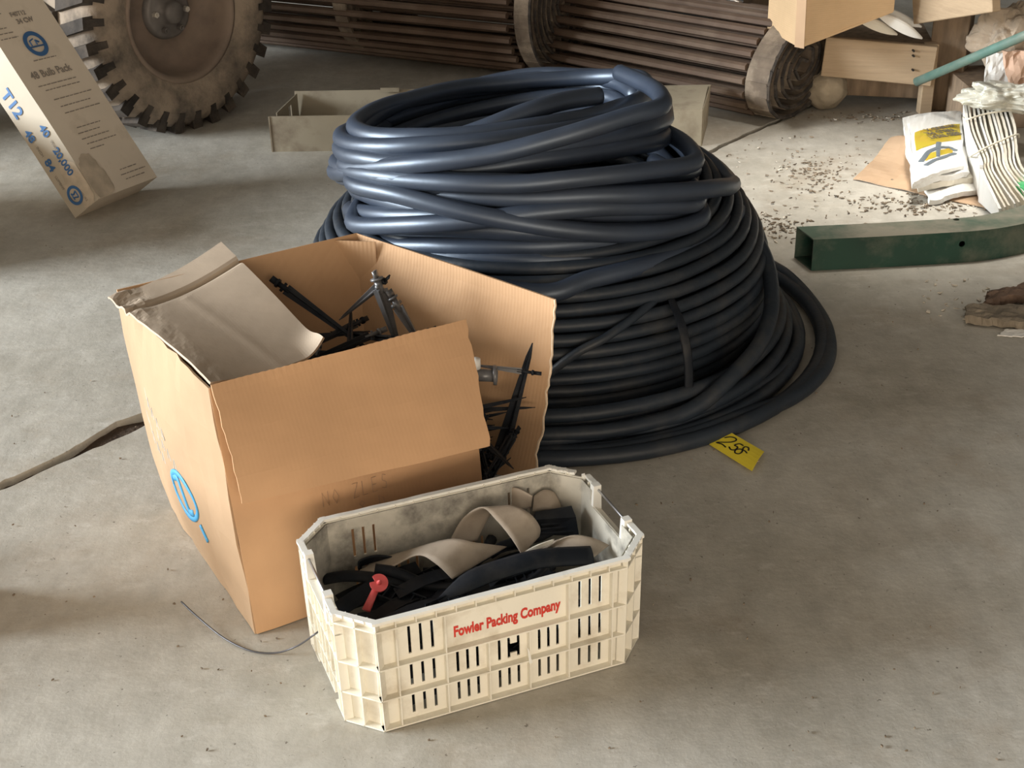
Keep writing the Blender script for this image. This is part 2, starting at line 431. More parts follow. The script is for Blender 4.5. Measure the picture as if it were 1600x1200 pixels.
for vs, rng in ((va, range(2, 2 + len(cl) - 1)), (vb, range(4, 4 + len(cr) - 1))):
    low = {}
    for i in list(rng) + [rng[-1] + 1]: low[i] = bm.verts.new(vs[i].co - V((0, 0, .06)))
    for i in rng: bm.faces.new((vs[i], vs[i + 1], low[i + 1], low[i]))
bmesh.ops.triangulate(bm, faces=[f for f in bm.faces if len(f.verts) > 4])
struct('floor', bm, M_CONC)
bm = BM()
prev = None
for i in range(len(cl)):
    a, b = cl[i] + NL * .02, cr[i] - NL * .02; z = -.022 + .010 * fbm(a.x * 9, a.y * 9)
    cur = [bm.verts.new((a.x, a.y, z - .004)), bm.verts.new(((a.x + b.x) / 2, (a.y + b.y) / 2, z)), bm.verts.new((b.x, b.y, z - .006))]
    if prev:
        for k in range(2): bm.faces.new((prev[k], prev[k + 1], cur[k + 1], cur[k]))
    prev = cur
struct('floor_crack', bm, M_DIRT)
# shed shell: back wall, right wall, left wall with the open door, roof
bm = BM(); box(bm, (-.4, 10.5, 2.2), (15.2, .1, 4.6)); 
for k in range(60): box(bm, (-7.4 + k * .25, 10.42, 2.2), (.05, .06, 4.6))
struct('wall_back', bm, M_WALL)
bm = BM(); box(bm, (7.2, 3, 2.2), (.1, 15, 4.6)); struct('wall_right', bm, M_WALL)
bm = BM()
box(bm, (-6.0, 8.9, 2.2), (.1, 3.2, 4.6)); box(bm, (-6.0, -2.9, 2.2), (.1, 2.6, 4.6)); box(bm, (-6.0, 2.85, 4.4), (.1, 9.0, .2))
struct('wall_left', bm, M_WALL)
bm = BM(); box(bm, (.6, 3.2, 4.55), (13.2, 14.8, .08)); struct('ceiling', bm, M_CEIL)

# ------------------------------------------------------------------ black hose coils
LOOPS = [
    (0.002, 0.631, 0.375, 0.016, 0.017),
    (-0.000, 0.651, 0.380, 0.018, 0.029),
    (0.004, 0.589, 0.430, 0.021, 0.052),
    (-0.011, 0.609, 0.417, 0.019, 0.065),
    (-0.007, 0.520, 0.449, 0.033, 0.101),
    (0.032, 0.484, 0.491, -0.025, 0.114),
    (0.014, 0.442, 0.468, -0.026, 0.128),
    (0.102, 0.426, 0.523, -0.012, 0.136),
    (0.069, 0.370, 0.489, -0.060, 0.124),
    (0.054, 0.359, 0.493, -0.007, 0.153),
    (0.054, 0.299, 0.487, -0.031, 0.168),
    (0.056, 0.289, 0.475, -0.002, 0.135),
    (0.065, 0.252, 0.481, -0.004, 0.141),
    (0.069, 0.213, 0.471, -0.009, 0.128),
]
CY = 3.6
def loop_pt(L, t):
    cx, cz, ax, az, bz = L[:5]; bb = L[5]
    s, c = math.sin(t), math.cos(t)
    z = cz + az * c + (bz * s if s > 0 else bb * s * s)
    return V((cx + ax * c + L[6] * s, CY - ax * s, z))
LL = []
for i, l in enumerate(LOOPS):
    LL.append(l + ((-l[4] if i < 2 else -.012 if i < 4 else (.05, .065, .08, .05, .06)[i - 4] if i < 9 else .0), (-.10, -.11, -.10, -.09, -.06, -.04, -.03)[i] if i < 7 else 0.0))
def sm(x): x = max(0, min(1, x)); return x * x * (3 - 2 * x)
def helix(LL, n=56, wob=.011):
    pts = []
    for i, l in enumerate(LL):
        nx = LL[min(i + 1, len(LL) - 1)]
        for k in range(n):
            t = 2 * PI * k / n
            f = sm((t - PI * 1.02) / (PI * .96))
            p = tuple(a * (1 - f) + b * f for a, b in zip(l, nx))
            q = loop_pt(p, t)
            w = V((fbm(q.x * 2.3, i * 3.7), fbm(q.y * 2.3, i * 5.1 + 9), fbm(q.x * 2.0, q.y * 2.0 + i * 7.3))) * wob
            pts.append(q + w)
    return pts
coil = thing('hose_coil', 'tall loose coil of thick glossy black hose heaped on top of the tied coil', 'hose coil', (.05, 3.6, 0))
R1 = .0240
# free end lying across the opening of the top loops
start = cat_rom([hat(936, 150, 3.42), hat(880, 158, 3.36), hat(820, 176, 3.3), hat(745, 205, 3.26), hat(660, 232, 3.33), hat(600, 240, 3.45), hat(566, 225, 3.62), hat(580, 196, 3.85), hat(680, 152, 4.03), hat(830, 118, 4.08), hat(960, 128, 3.9), hat(1004, 160, 3.62)], 6)
for pth in ([(556, 222, 3.62), (600, 196, 3.78), (680, 166, 3.95), (780, 146, 4.02), (880, 135, 4.0), (965, 138, 3.9), (1008, 168, 3.68)],
            [(585, 230, 3.58), (650, 198, 3.80), (750, 170, 3.92), (860, 152, 3.94), (950, 152, 3.86), (985, 176, 3.7)],
            [(562, 205, 3.66), (620, 175, 3.86), (720, 144, 4.02), (840, 122, 4.06), (950, 121, 3.97), (1015, 150, 3.74)],
            [(620, 228, 3.56), (700, 205, 3.72), (800, 188, 3.82), (900, 178, 3.82), (960, 182, 3.72)]):
    Q_ = [hat(*q) for q in pth]; Q_ = ([Q_[0] + V((.004, -.08, -.03))] if pth[0][0] != 620 else [Q_[0] + V((-.03, .02, -.04))]) + Q_ + [Q_[-1] + V((.0, -.09, -.016)), Q_[-1] + V((-.045, -.19, -.045))]
    bm = BM(); tube(bm, cat_rom(Q_, 7), R1 * .96, 12); obj('inner_strand', bm, M_HOSE, coil, True)
def cyl_pt(px, py, R, cx=.05, cy=3.6):
    d = ray(px, py); a = d.x * d.x + d.y * d.y; b = -2 * (d.x * cx + d.y * cy); c = cx * cx + cy * cy - R * R
    q = b * b - 4 * a * c; t = (-b - math.sqrt(max(q, 0))) / (2 * a); return V((0, 0, HC)) + d * t
for pth, R_ in (([(557, 290), (620, 304), (712, 328), (797, 345), (880, 358), (960, 364), (1040, 360), (1092, 344)], .545),
                ([(560, 352), (650, 351), (740, 345), (840, 332), (940, 324), (1030, 322), (1085, 318)], .535),
                ([(548, 262), (640, 257), (760, 243), (880, 213), (980, 182), (1030, 168)], .525),
                ([(590, 276), (700, 286), (800, 288), (900, 279), (1000, 268), (1080, 256)], .53)):
    bm = BM(); P_ = [cyl_pt(px, py, R_) for px, py in pth]
    c0_ = V((.05, 3.6, 0)); e0_ = [P_[0] + V((.06, .42, -.02)), P_[0] + V((.0, .24, -.01)), P_[0] + V((-.016, .09, 0))]; e1_ = [P_[-1] + V((.016, .09, 0)), P_[-1] + V((.0, .24, -.01)), P_[-1] + V((-.06, .42, -.02))]
    tube(bm, cat_rom(e0_ + P_ + e1_, 7), R1 * .95, 12); obj('crossing_strand', bm, M_HOSE, coil, True)
body = helix(LL)
bm = BM(); tube(bm, start[:-2], R1, 12); 
obj('free_end', bm, M_HOSE, coil, True)
bm = BM(); tube(bm, body, R1, 12)
obj('hose', bm, M_HOSE, coil, True)
# run that drops from the outer swing down the side and out over the floor
swing = [(1098, 262, 3.92), (1135, 284, 3.78), (1156, 315, 3.66), (1166, 350, 3.58), (1190, 390, 3.5), (1203, 430, 3.4), (1205, 483, 3.25), (1188, 535, 3.12), (1149, 582, 3.0), (1080, 640, 2.915)]
P = [hat(*q) for q in swing] + [V((.28, 2.86, .05)), V((.05, 2.82, .045)), V((-.2, 2.9, .04)), V((-.42, 3.06, .03)), V((-.62, 3.4, .03)), V((-.66, 3.75, .03)), V((-.575, 4.2, .05)), V((-.3, 4.42, .05)), V((.05, 4.5, .03))]
bm = BM(); tube(bm, cat_rom(P, 8), .021, 12); obj('hanging_run', bm, M_HOSE2, coil, True)
# extra strand that swings wide to the right, from under the top loops
P = [hat(840, 458, 3.02), hat(920, 437, 3.06), hat(1010, 413, 3.14), hat(1095, 380, 3.3), hat(1150, 342, 3.5), hat(1156, 318, 3.68), hat(1130, 296, 3.9), hat(1080, 285, 4.0)]
P = [V((-.42, 3.3, .34)), V((-.2, 3.1, .37))] + P
bm = BM(); tube(bm, cat_rom(P, 8), R1, 12); obj('wide_swing', bm, M_HOSE, coil, True)

# tied lower coil
PROF = [(.44, .435), (.475, .42), (.505, .40), (.533, .378), (.56, .352), (.585, .325), (.606, .295), (.624, .263), (.637, .230), (.645, .196), (.648, .162), (.648, .128), (.645, .094), (.64, .060), (.632, .026)]
tied = thing('hose_coil', 'wide tied coil of dull black hose, the bottom of the heap', 'hose coil', (.09, 3.62, 0))
def ring_pts(prof, cx, cy, n=64, seed=0, wob=.004):
    pts = []
    for i, (r, z) in enumerate(prof):
        r2, z2 = prof[min(i + 1, len(prof) - 1)]
        for k in range(n):
            t = 2 * PI * k / n; f = sm((t - PI) / PI)
            rr = r * (1 - f) + r2 * f; zz = z * (1 - f) + z2 * f
            w = wob * fbm(math.cos(t) * 1.6 + i * 3.3, math.sin(t) * 1.6, seed)
            w2 = wob * fbm(math.cos(t) * 1.6, math.sin(t) * 1.6 + i * 2.7, seed + 4)
            tl = max(0, .6 * math.cos(t) - .8 * math.sin(t))
            pts.append(V((cx + (rr + w) * math.cos(t), cy - (rr + w) * math.sin(t), zz + w2 + .05 * tl * tl)))
    return pts
bm = BM(); tube(bm, ring_pts(PROF, .085, 3.62), .0165, 10); obj('hose', bm, M_HOSE2, tied, True)
PIN = [(.405, .40), (.44, .375), (.47, .34), (.5, .31), (.53, .285), (.55, .25), (.56, .2), (.57, .15), (.57, .1), (.57, .05), (.5, .02), (.43, .03), (.38, .06), (.36, .12), (.355, .18), (.36, .24), (.37, .3), (.385, .35)]
bm = BM(); tube(bm, ring_pts(PIN, .085, 3.62, 40, 2.0), .0165, 8); obj('inner_hose', bm, M_HOSE2, tied, True)
# crossing strand and straps
P = [hat(1060, 432, 3.2), hat(1010, 480, 3.05), hat(950, 525, 2.965), hat(900, 552, 2.945), hat(850, 590, 2.955)]
bm = BM(); tube(bm, cat_rom(P, 6), .011, 8); obj('crossing_strand', bm, M_HOSE2, tied, True)
def strap(pix):
    P = [hat(*q) for q in pix]
    bm = BM(); P2 = cat_rom(P, 6)
    tube(bm, P2, .012, 8, flat=.25, upv=(.3, -1, .3)); return obj('tie_strap', bm, M_BLACK, tied, True)
strap([(1040, 445, 3.165), (1052, 475, 3.07), (1064, 505, 3.0), (1072, 540, 2.96), (1076, 575, 2.95), (1076, 615, 2.95), (1074, 632, 2.97)])
strap([(1186, 345, 3.72), (1196, 395, 3.55), (1200, 440, 3.45), (1196, 490, 3.36)])
# stack of loose loops lying on the floor around it
FL = []
for (cx, cy, rx, ry, z, r) in ((.12, 3.53, .765, .76, .021, .021), (.10, 3.54, .72, .745, .024, .019), (.085, 3.55, .70, .735, .060, .018), (.08, 3.56, .675, .73, .028, .018), (.08, 3.565, .69, .715, .090, .018), (.08, 3.57, .66, .70, .062, .017)):
    pts = []
    for k in range(72):
        t = 2 * PI * k / 72
        x = cx + rx * math.cos(t); y = cy + ry * math.sin(t)
        if x < -.1 and y < 3.3:                       # flattened where the carton is pushed against the coil
            q = V((x - .085, y - 3.6, 0)); L = q.length
            lim = .70; 
            if L > lim: q *= (lim + (L - lim) * .35) / L; x, y = .085 + q.x, 3.6 + q.y
        pts.append(V((x, y, z + .004 * fbm(x * 3, y * 3, z * 50))))
    FL.append((pts, r))
floorc = thing('hose_coil', 'loose flat loops of black hose spread on the floor around the tied coil', 'hose coil', (.1, 3.54, 0))
for pts, r in FL:
    bm = BM(); tube(bm, pts, r, 10, closed=True); obj('hose_loop', bm, M_HOSE2, floorc, True)
# outermost loop sweeping wide to the right
P = [V((.78, 4.0, .02)), hat(1222, 457, 3.86), hat(1262, 482, 3.66), hat(1290, 522, 3.45), hat(1293, 565, 3.27), hat(1272, 600, 3.14), hat(1228, 632, 3.03), hat(1150, 666, 2.94), hat(1060, 697, 2.85), V((.15, 2.79, .02)), V((-.1, 2.87, .02))]
for q in P: q.z = max(q.z, .021)
bm = BM(); tube(bm, cat_rom(P, 7), .0215, 12); obj('hose_loop', bm, M_HOSE2, floorc, True)
P = [V((.62, 4.0, .02)), hat(1195, 470, 3.72), hat(1228, 500, 3.55), hat(1244, 545, 3.36), hat(1225, 585, 3.2), hat(1180, 622, 3.08), hat(1100, 660, 2.95), V((.3, 2.86, .045)), V((0, 2.84, .05))]
for q in P: q.z = max(q.z, .03)
bm = BM(); tube(bm, cat_rom(P, 7), .019, 12); obj('hose_loop', bm, M_HOSE2, floorc, True)

# yellow lot tag tucked under the loops
tg = thing('lot_tag', 'small yellow paper tag handwritten 258 under the hose loops', 'tag', at(1145, 706, 0))
TC = [at(1098, 688, .004), at(1175, 736, .012), at(1194, 706, .012), at(1142, 676, .02)]
bm = patch(TC, 8, 6, .0012, lambda u, v: (0, 0, .004 * math.sin(PI * v)))
obj('card', bm, M_YEL, tg)
def tfr(x, y):     # x along the long side, y up the card, in card units
    a, b, c, d = TC
    return (a * (1 - x) + b * x) * (1 - y) + (d * (1 - x) + c * x) * y + V((0, 0, .004 * math.sin(PI * y) + .0012))
S258 = [[(.10, .66), (.13, .86), (.22, .93), (.29, .82), (.27, .62), (.17, .40), (.13, .30), (.22, .36), (.32, .33)],
        [(.50, .80), (.41, .78), (.385, .60), (.46, .60), (.475, .45), (.42, .36), (.35, .42)],
        [(.67, .72), (.62, .84), (.55, .80), (.56, .66), (.60, .52), (.585, .38), (.52, .34), (.485, .45), (.53, .58), (.62, .62), (.69, .58)]]
bm = BM()
for ln in S258:
    tube(bm, cat_rom([tfr(p[0] + .05, p[1] - .10) for p in ln], 4), .0022, 6, flat=.3, upv=(0, 0, 1))
obj('number', bm, M_INK, tg)

# ------------------------------------------------------------------ big open carton
bx = thing('cardboard_box', 'large open brown cardboard box with crumpled flaps, torn open at one corner', 'box', (-.43, 2.55, 0))
bFL, bBL, bBB, bFR, bRR = V((-.52, 2.15, .002)), V((-.79, 2.63, .002)), V((-.34, 2.84, .002)), V((-.06, 2.41, .002)), V((.04, 2.66, .03))
FLt, BLt, BBt, FRt, RRt = V((-.57, 2.25, .5)), V((-.865, 2.74, .5)), V((-.365, 3.05, .5)), V((-.092, 2.515, .5)), V((.10, 2.73, .452))
T = .005
def crumple(a, s): return lambda u, v: (a * fbm(u * s, v * s, 1.3), a * fbm(u * s, v * s, 5.3), 0)
NLF = V((-.87, -.49, 0))
def left_d(u, v):
    bulge = .035 * math.sin(PI * v) ** .8 * math.sin(PI * min(1, u * 1.05)) + .012 * math.exp(-((u - 1) / .3) ** 2) * math.sin(PI * v) + .006 * fbm(u * 4, v * 3, 2.2)
    top = max(0, (v - .85) / .15) * .010 * fbm(u * 14, 3.3, 1.0)
    return NLF * (bulge + top) + V((0, 0, -.02 * max(0, v - .8) / .2 * max(0, u - .75) * 4))
bm = BM()
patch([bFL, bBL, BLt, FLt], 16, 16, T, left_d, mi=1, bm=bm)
def front_edge(u, v):
    return (u + (0 if u < .95 else -.006 * abs(fbm(v * 14, 2.0))), v)
patch([bFL, bFR, FRt, FLt], 14, 14, T, lambda u, v: V((.48, -.88, 0)) * (.012 * math.sin(PI * v) * math.sin(PI * u) + .003 * fbm(u * 4, v * 4)) , front_edge, mi=0, bm=bm)
patch([bBL, bBB, BBt, BLt], 12, 10, T, lambda u, v: (0, .004 * fbm(u * 4, v * 4), 0), mi=2, bm=bm)
def right_edge(u, v): return (u * (1 + .05 * math.sin(v * PI * 1.1) * 0 + (.016 * fbm(v * 9, 1.1) if u > .95 else 0)), v)
patch([bBB, bRR, RRt, BBt], 14, 14, T, lambda u, v: V((.6, .7, 0)) * (.020 * math.sin(PI * v) * u + .010 * math.exp(-((v - .9) / .1) ** 2) * math.sin(PI * u)), right_edge, mi=2, bm=bm)
patch([bFL + V((0, 0, .003)), bBL + V((0, 0, .003)), bBB + V((0, 0, .003)), bFR + V((0, 0, .003))], 4, 4, T, mi=2, bm=bm)
# short inner fold at the far corner
patch([BBt + V((-.055, -.035, -.42)), BBt + V((.045, -.05, -.42)), BBt + V((.05, -.052, -.004)), BBt + V((-.05, -.034, -.004))], 2, 6, .003, mi=2, bm=bm)
obj('body', bm, [M_BOX, M_BOXL, M_BOXR], bx)
bm = BM(); P = []
for k in range(30):
    v = k / 29; p = (bRR * (1 - v) + RRt * v) + V((.6, .7, 0)) * (.020 * math.sin(PI * v) + .0) ; u_ = (bRR - bBB).normalized() * (.56 * .016 * fbm(v * 9, 1.1)); P.append(p + u_ + V((0, -.001, 0)))
tube(bm, P, [.0026 + .0022 * abs(fbm(k * .9, 4.0)) for k in range(30)], 6)
obj('torn_edge', bm, mat('torn_cardboard_edge', (.72, .56, .40), .85, vary=.2, scale=40), bx)
# left flap folded inwards, crumpled along the hinge
def flap_l(u, v):   # u along hinge front->back, v across
    z = -.012 * math.sin(PI * v) + .006 * math.sin(PI * u)
    cr = math.exp(-((v - .05) / .09) ** 2) * (.010 * fbm(u * 7, v * 5, 3.0) + .006 * fbm(u * 15, v * 12, 8.0)) * (.15 + 2.6 * max(0, u - .62))
    cr += -.010 * math.exp(-((u - .80) / .018) ** 2)
    ridge = .0008 * math.exp(-((v - (.32 + .28 * (1 - u))) / .05) ** 2) * (1 if u < .75 else 0)
    tip = .03 * (max(0, v - .8) / .2) ** 2 * math.exp(-((u - 0.0) / .10) ** 2)
    return V((0, 0, z + cr + ridge + tip)) + NLF * (.03 * math.exp(-(v / .08) ** 2) * max(0, u - .2) + .2 * abs(cr))
LFc = [FLt + V((.004, .0, .010)), at(186, 462, .505), at(346, 379, .515), at(508, 548, .455)]
bm = patch(LFc, 56, 44, T, flap_l)
obj('flap', bm, M_FLAP, bx)
# front flap folded right over and hanging down outside
def flap_f(u, v):
    out = .022 * math.sin(PI * min(1, v * .5)) + .010 * math.sin(PI * v) * (1 - u) + .003 * fbm(u * 3, v * 3, 4.4)
    notch = .0016 * math.sin(u * 2 * PI * 34) * math.exp(-(v / .05) ** 2)
    return V((.48, -.88, 0)) * out + V((0, 0, .006 * math.exp(-(v / .05) ** 2))) + V((0, 0, notch * .4))
def flap_e(u, v):
    if u > .96: return (u + .012 * fbm(v * 6, 9.0) + .02 * v, v)
    if u < .03: return (u + .008 * fbm(v * 8, 2.0), v)
    return (u, v)
fl0, fl1 = at(372, 779, .30), at(750, 692, .305)
bm = patch([FLt + V((.006, -.006, .004)), FRt + V((.0, -.006, .004)), fl1, fl0], 70, 16, T, flap_f, flap_e)
obj('flap', bm, M_BOX, bx)
# prints on the left side: blue swirl mark and faded lettering
def lw(u, v, off=.0035):
    p = (bFL * (1 - u) + bBL * u) * (1 - v) + (FLt * (1 - u) + BLt * u) * v
    return p + V(left_d(u, v)) + NLF * off
bm = BM()
def dec(path, r, k=5):
    tube(bm, cat_rom([lw(*p, off=.003) for p in path], k), r, 6, flat=.25, upv=NLF)
UC, VC = .405, .385
el = [(UC + .105 * math.cos(t) , VC + .088 * math.sin(t)) for t in [2 * PI * k / 14 for k in range(15)]]
dec(el, .0075)
dec([(UC + .07, VC + .045), (UC + .025, VC + .06), (UC + .0, VC + .01), (UC - .025, VC - .055), (UC - .065, VC - .045)], .0085)
dec([(UC - .10, VC - .08), (UC - .135, VC - .135)], .008)
obj('logo', bm, M_LBLUE, bx, True)
bm = BM()
for (u0, v0, n) in ((.72, .66, 5), (.60, .54, 4), (.80, .52, 5)):
    for k in range(n):
        u = u0 - k * .05
        tube(bm, [lw(u, v0 - k * .02, .0028), lw(u - .015, v0 - k * .02 + .045, .0028), lw(u - .03, v0 - k * .02, .0028)], .0025, 4, flat=.2, upv=NLF)
obj('lettering', bm, M_PALEB, bx)
# pencil scribble on the front, two hand-written lines
NF = V((.48, -.88, 0)); FD = (bFR - bFL).normalized()
def fwf(u, v):
    p = (bFL * (1 - u) + bFR * u) * (1 - v) + (FLt * (1 - u) + FRt * u) * v
    return p + NF * (.012 * math.sin(PI * v) * math.sin(PI * u) + .003 * fbm(u * 4, v * 4) + .0042)
bm = BM()
def wr(s):
    for ln in s: tube(bm, [fwf(*p) for p in ln], .0006, 4)
u = .40
GLY = {'N': [[(0, 0), (0, 1), (.7, 0), (.7, 1)]], 'O': [[(0, .5), (.3, 1), (.7, .5), (.35, 0), (0, .5)]], 'Z': [[(0, 1), (.7, 1), (0, 0), (.7, 0)]], 'L': [[(0, 1), (0, 0), (.6, 0)]], 'E': [[(.6, 1), (0, 1), (0, 0), (.6, 0)], [(0, .5), (.5, .5)]], 'S': [[(.6, .9), (.2, 1), (.1, .6), (.6, .4), (.5, 0), (0, .1)]],
       'D': [[(0, 0), (0, 1), (.6, .7), (.6, .3), (0, 0)]], 'R': [[(0, 0), (0, 1), (.6, .8), (0, .5), (.6, 0)]], 'I': [[(.3, 0), (.3, 1)]], 'P': [[(0, 0), (0, 1), (.6, .8), (0, .5)]], 'A': [[(0, 0), (.35, 1), (.7, 0)], [(.15, .4), (.55, .4)]], 'B': [[(0, 0), (0, 1), (.5, .8), (0, .5), (.6, .3), (0, 0)]], '8': [[(.3, .5), (.6, .8), (.3, 1), (0, .8), (.3, .5), (.6, .2), (.3, 0), (0, .2), (.3, .5)]], '1': [[(.3, 0), (.3, 1)]], ' ': []}
for s, u0, v0, hgt, wd in (('DRIP', .43, .53, .055, .042), ('BRII', .62, .525, .06, .036), ('NO ZLES', .33, .435, .060, .040), ('8 D', .47, .36, .055, .04)):
    for i, ch in enumerate(s):
        for ln in GLY.get(ch, []): wr([[(u0 + i * wd + x * wd * .8, v0 + y * hgt) for x, y in ln]])
obj('handwriting', bm, mat('faint_pencil', (.36, .25, .17), .7), bx)

# ------------------------------------------------------------------ things in the box
random.seed(11)
def stake_mesh(L, w):
    bm = BM()      # cruciform tapering stake with a fitting on top
    n = 8
    for ax in (0, 1):
        vs = []
        for i in range(n + 1):
            s = i / n; ww = w * (1 - s * .75) if i < n else w * .05
            row = []
            for sg in (-1, 1):
                for t in (-.0012, .0012):
                    row.append(bm.verts.new((sg * ww if ax == 0 else t, t if ax == 0 else sg * ww, -s * L)))
            vs.append(row)
        for i in range(n):
            A, B = vs[i], vs[i + 1]
            for q in ((0, 1), (1, 3), (3, 2), (2, 0)): bm.faces.new((A[q[0]], A[q[1]], B[q[1]], B[q[0]]))
        bm.faces.new((vs[0][0], vs[0][1], vs[0][3], vs[0][2]))
    return bm
def head_mesh(w):
    bm = BM(); cyl(bm, (0, 0, -.01), (0, 0, .022), w * .5, 10); cyl(bm, (0, 0, .022), (0, 0, .027), w * .85, 12); box(bm, (0, 0, .035), (w * 1.2, w * .35, .018)); cyl(bm, (-w * .9, 0, .008), (w * .9, 0, .008), w * .3, 8)
    return bm
def orient(o, top, tip, roll=0.0):
    z = (V(top) - V(tip)).normalized(); x = z.orthogonal().normalized(); y = z.cross(x)
    R = Matrix((x, y, z)).transposed() @ Matrix.Rotation(roll, 3, 'Z')
    o.location = V(top); o.rotation_euler = R.to_euler()
def local(name, bm, m, parent=None, smooth=False):
    o = obj(name, bm, m, None, smooth)
    if parent: o.parent = parent
    return o
def make_stake(L, w, label, group, hm, bmx=None):
    t = thing('sprinkler_stake', label, 'sprinkler stake', (0, 0, 0), group)
    local('spike', stake_mesh(L, w), bmx or M_BLACK, t); local('fitting', head_mesh(w), hm, t, True)
    return t
def copy_tree(o):
    c = o.copy(); C.objects.link(c)
    for ch in [x for x in C.objects if x.parent == o]:
        d = ch.copy(); C.objects.link(d); d.parent = c
    return c
GS = 'sprinkler stakes heaped in the big box'
base = make_stake(.26, .010, 'black plastic sprinkler stake in the dark heap filling the cardboard box', GS, M_BLACK)
base2 = make_stake(.24, .010, 'black stake with clear grey fitting in the heap inside the cardboard box', GS, M_GREYP)
first = {0: True, 1: True}
POLY = [bFL, bFR, bRR, bBB, bBL]
def inside(p, m=.022):
    top = p.z / .5
    P5 = [bFL.lerp(FLt, top), bFR.lerp(FRt, top), bRR.lerp(RRt, top), bBB.lerp(BBt, top), bBL.lerp(BLt, top)]
    for k in range(5):
        a_, b_ = P5[k], P5[(k + 1) % 5]; n_ = V((-(b_ - a_).y, (b_ - a_).x, 0)).normalized()
        if (p - a_).dot(n_) < (m if k != 1 else 0): return False
    return p.z > .02
def inbox(a, b): # a: left->right 0..1, b: front->back 0..1
    return (bFL * (1 - a) + bFR * a) * (1 - b) + (bBL * (1 - a) + bBB * a) * b
for i in range(165):
    k = 0 if random.random() < .72 else 1
    src = (base, base2)[k]
    o = src if first[k] else copy_tree(src); first[k] = False
    lay = i / 165.0
    for tr_ in range(400):
        p = inbox(random.uniform(.05, .95), random.uniform(.05, .95)); z = .03 + .345 * lay + random.uniform(-.01, .01)
        th = random.uniform(0, 2 * PI); el_ = random.uniform(-.25, .3)
        d = V((math.cos(th) * math.cos(el_), math.sin(th) * math.cos(el_), math.sin(el_)))
        c = V((p.x, p.y, z))
        if inside(c + d * .20, .02) and inside(c - d * .14, .01): break
    orient(o, c + d * .13, c - d * .13, random.uniform(0, 3))
def single(L, w, top, tip, label, m1, m2, roll=0):
    t = thing('sprinkler_stake', label, 'sprinkler stake', (0, 0, 0))
    local('spike', stake_mesh(L, w), m1, t); local('fitting', head_mesh(w), m2, t, True)
    orient(t, top, tip, roll); return t
def lenof(a, b): return (V(a) - V(b)).length
a, b = at(447, 452, .44), at(560, 535, .34); single(lenof(a, b) + .05, .013, a, b, 'long black stake leaning out of the heap towards the back of the box', M_BLACK, M_BLACK)
a, b = at(594, 452, .46), at(622, 540, .33); single(lenof(a, b) + .02, .018, a, b, 'grey plastic stake standing highest in the middle of the box', M_GREYP, M_GREYP, .6)
a, b = at(622, 480, .42), at(655, 535, .34); single(lenof(a, b) + .02, .016, a, b, 'shorter grey plastic stake beside the highest one in the box', M_GREYP, M_GREYP, .2)
a, b = at(590, 448, .46), at(530, 500, .36); single(lenof(a, b), .010, a, b, 'dark grey stake crossing behind the highest stakes in the box', M_GREYP, M_BLACK, .9)
a, b = at(738, 570, .34), at(815, 580, .33); single(lenof(a, b), .007, b, a, 'thin grey stake poking through the torn corner of the box', M_GREYP, M_BLACK, .3)
a, b = at(832, 536, .37), at(785, 700, .11); single(lenof(a, b), .019, b, a, 'broad black stake standing upright in the torn corner of the box', M_BLACK, M_BLACK, .5)
a, b = at(752, 690, .13), at(818, 748, .07)
t = thing('sprinkler_stake', 'long narrow black stake reaching from the torn box over the crate rim', 'sprinkler stake')
local('spike', stake_mesh(.26, .009), M_BLACK, t); local('fitting', head_mesh(.008), M_BLACK, t, True); orient(t, at(738, 672, .20), at(820, 749, .252), .4)
# clear valve fitting with white cap at the torn edge
vf = thing('valve_fitting', 'clear plastic valve with pale cap at the torn box corner', 'fitting', tuple(at(750, 572, .34)))
p = at(752, 575, .35)
bm = BM(); cyl(bm, p + V((-.025, 0, -.015)), p + V((.035, .0, -.02)), .014, 14); cyl(bm, p + V((.025, 0, -.018)), p + V((.033, .0, -.018)), .022, 14); obj('valve_body', bm, M_GREYP, vf, True)
bm = BM(); cyl(bm, p + V((-.012, 0, 0)), p + V((-.012, 0, .022)), .011, 12); obj('cap', bm, M_PAPER, vf, True)
# spill at the open corner: stakes piled between the walls
for i in range(46):
    src = base if i % 4 else base2
    o = copy_tree(src)
    o['label'] = 'black stake among those spilling out of the torn box corner'; o['group'] = 'stakes spilling from the torn corner'
    for tr_ in range(400):
        c = V((random.uniform(-.14, .02), random.uniform(2.44, 2.72), .03 + .20 * (i / 46.0) + random.uniform(-.01, .01)))
        th = random.uniform(0, 2 * PI); d = V((math.cos(th), math.sin(th), random.uniform(-.4, .4))).normalized()
        if inside(c + d * .14, .006) and inside(c - d * .10, .006): break
    orient(o, c + d * .09, c - d * .10, random.uniform(0, 3)); o.scale = (.8, .8, .72)

# ------------------------------------------------------------------ white picking crate
CL, CW, CH, CC = .60, .363, .24, .060
yaw = .3707; CO = V((-.087, 2.107, .0015))
RZ = Matrix.Rotation(yaw, 3, 'Z')
def cw(x, y, z): return CO + RZ @ V((x, y, z))
crate = thing('picking_crate', 'dirty white ribbed plastic crate lettered Fowler Packing Company', 'crate', tuple(CO))
crate.rotation_euler = (0, 0, 0)
OCT = [(-CL / 2 + CC, -CW / 2), (CL / 2 - CC, -CW / 2), (CL / 2, -CW / 2 + CC), (CL / 2, CW / 2 - CC), (CL / 2 - CC, CW / 2), (-CL / 2 + CC, CW / 2), (-CL / 2, CW / 2 - CC), (-CL / 2, -CW / 2 + CC)]
DEP = .014
TAP = .004      # the crate narrows slightly towards its foot
bm = BM()
ROWS = [0.0, .28, .565, .915]
def seg_frame(i):
    a = V((*OCT[i], 0)); b = V((*OCT[(i + 1) % 8], 0)); u = (b - a); L = u.length; u.normalize(); n = V((u.y, -u.x, 0))
    return a, u, n, L
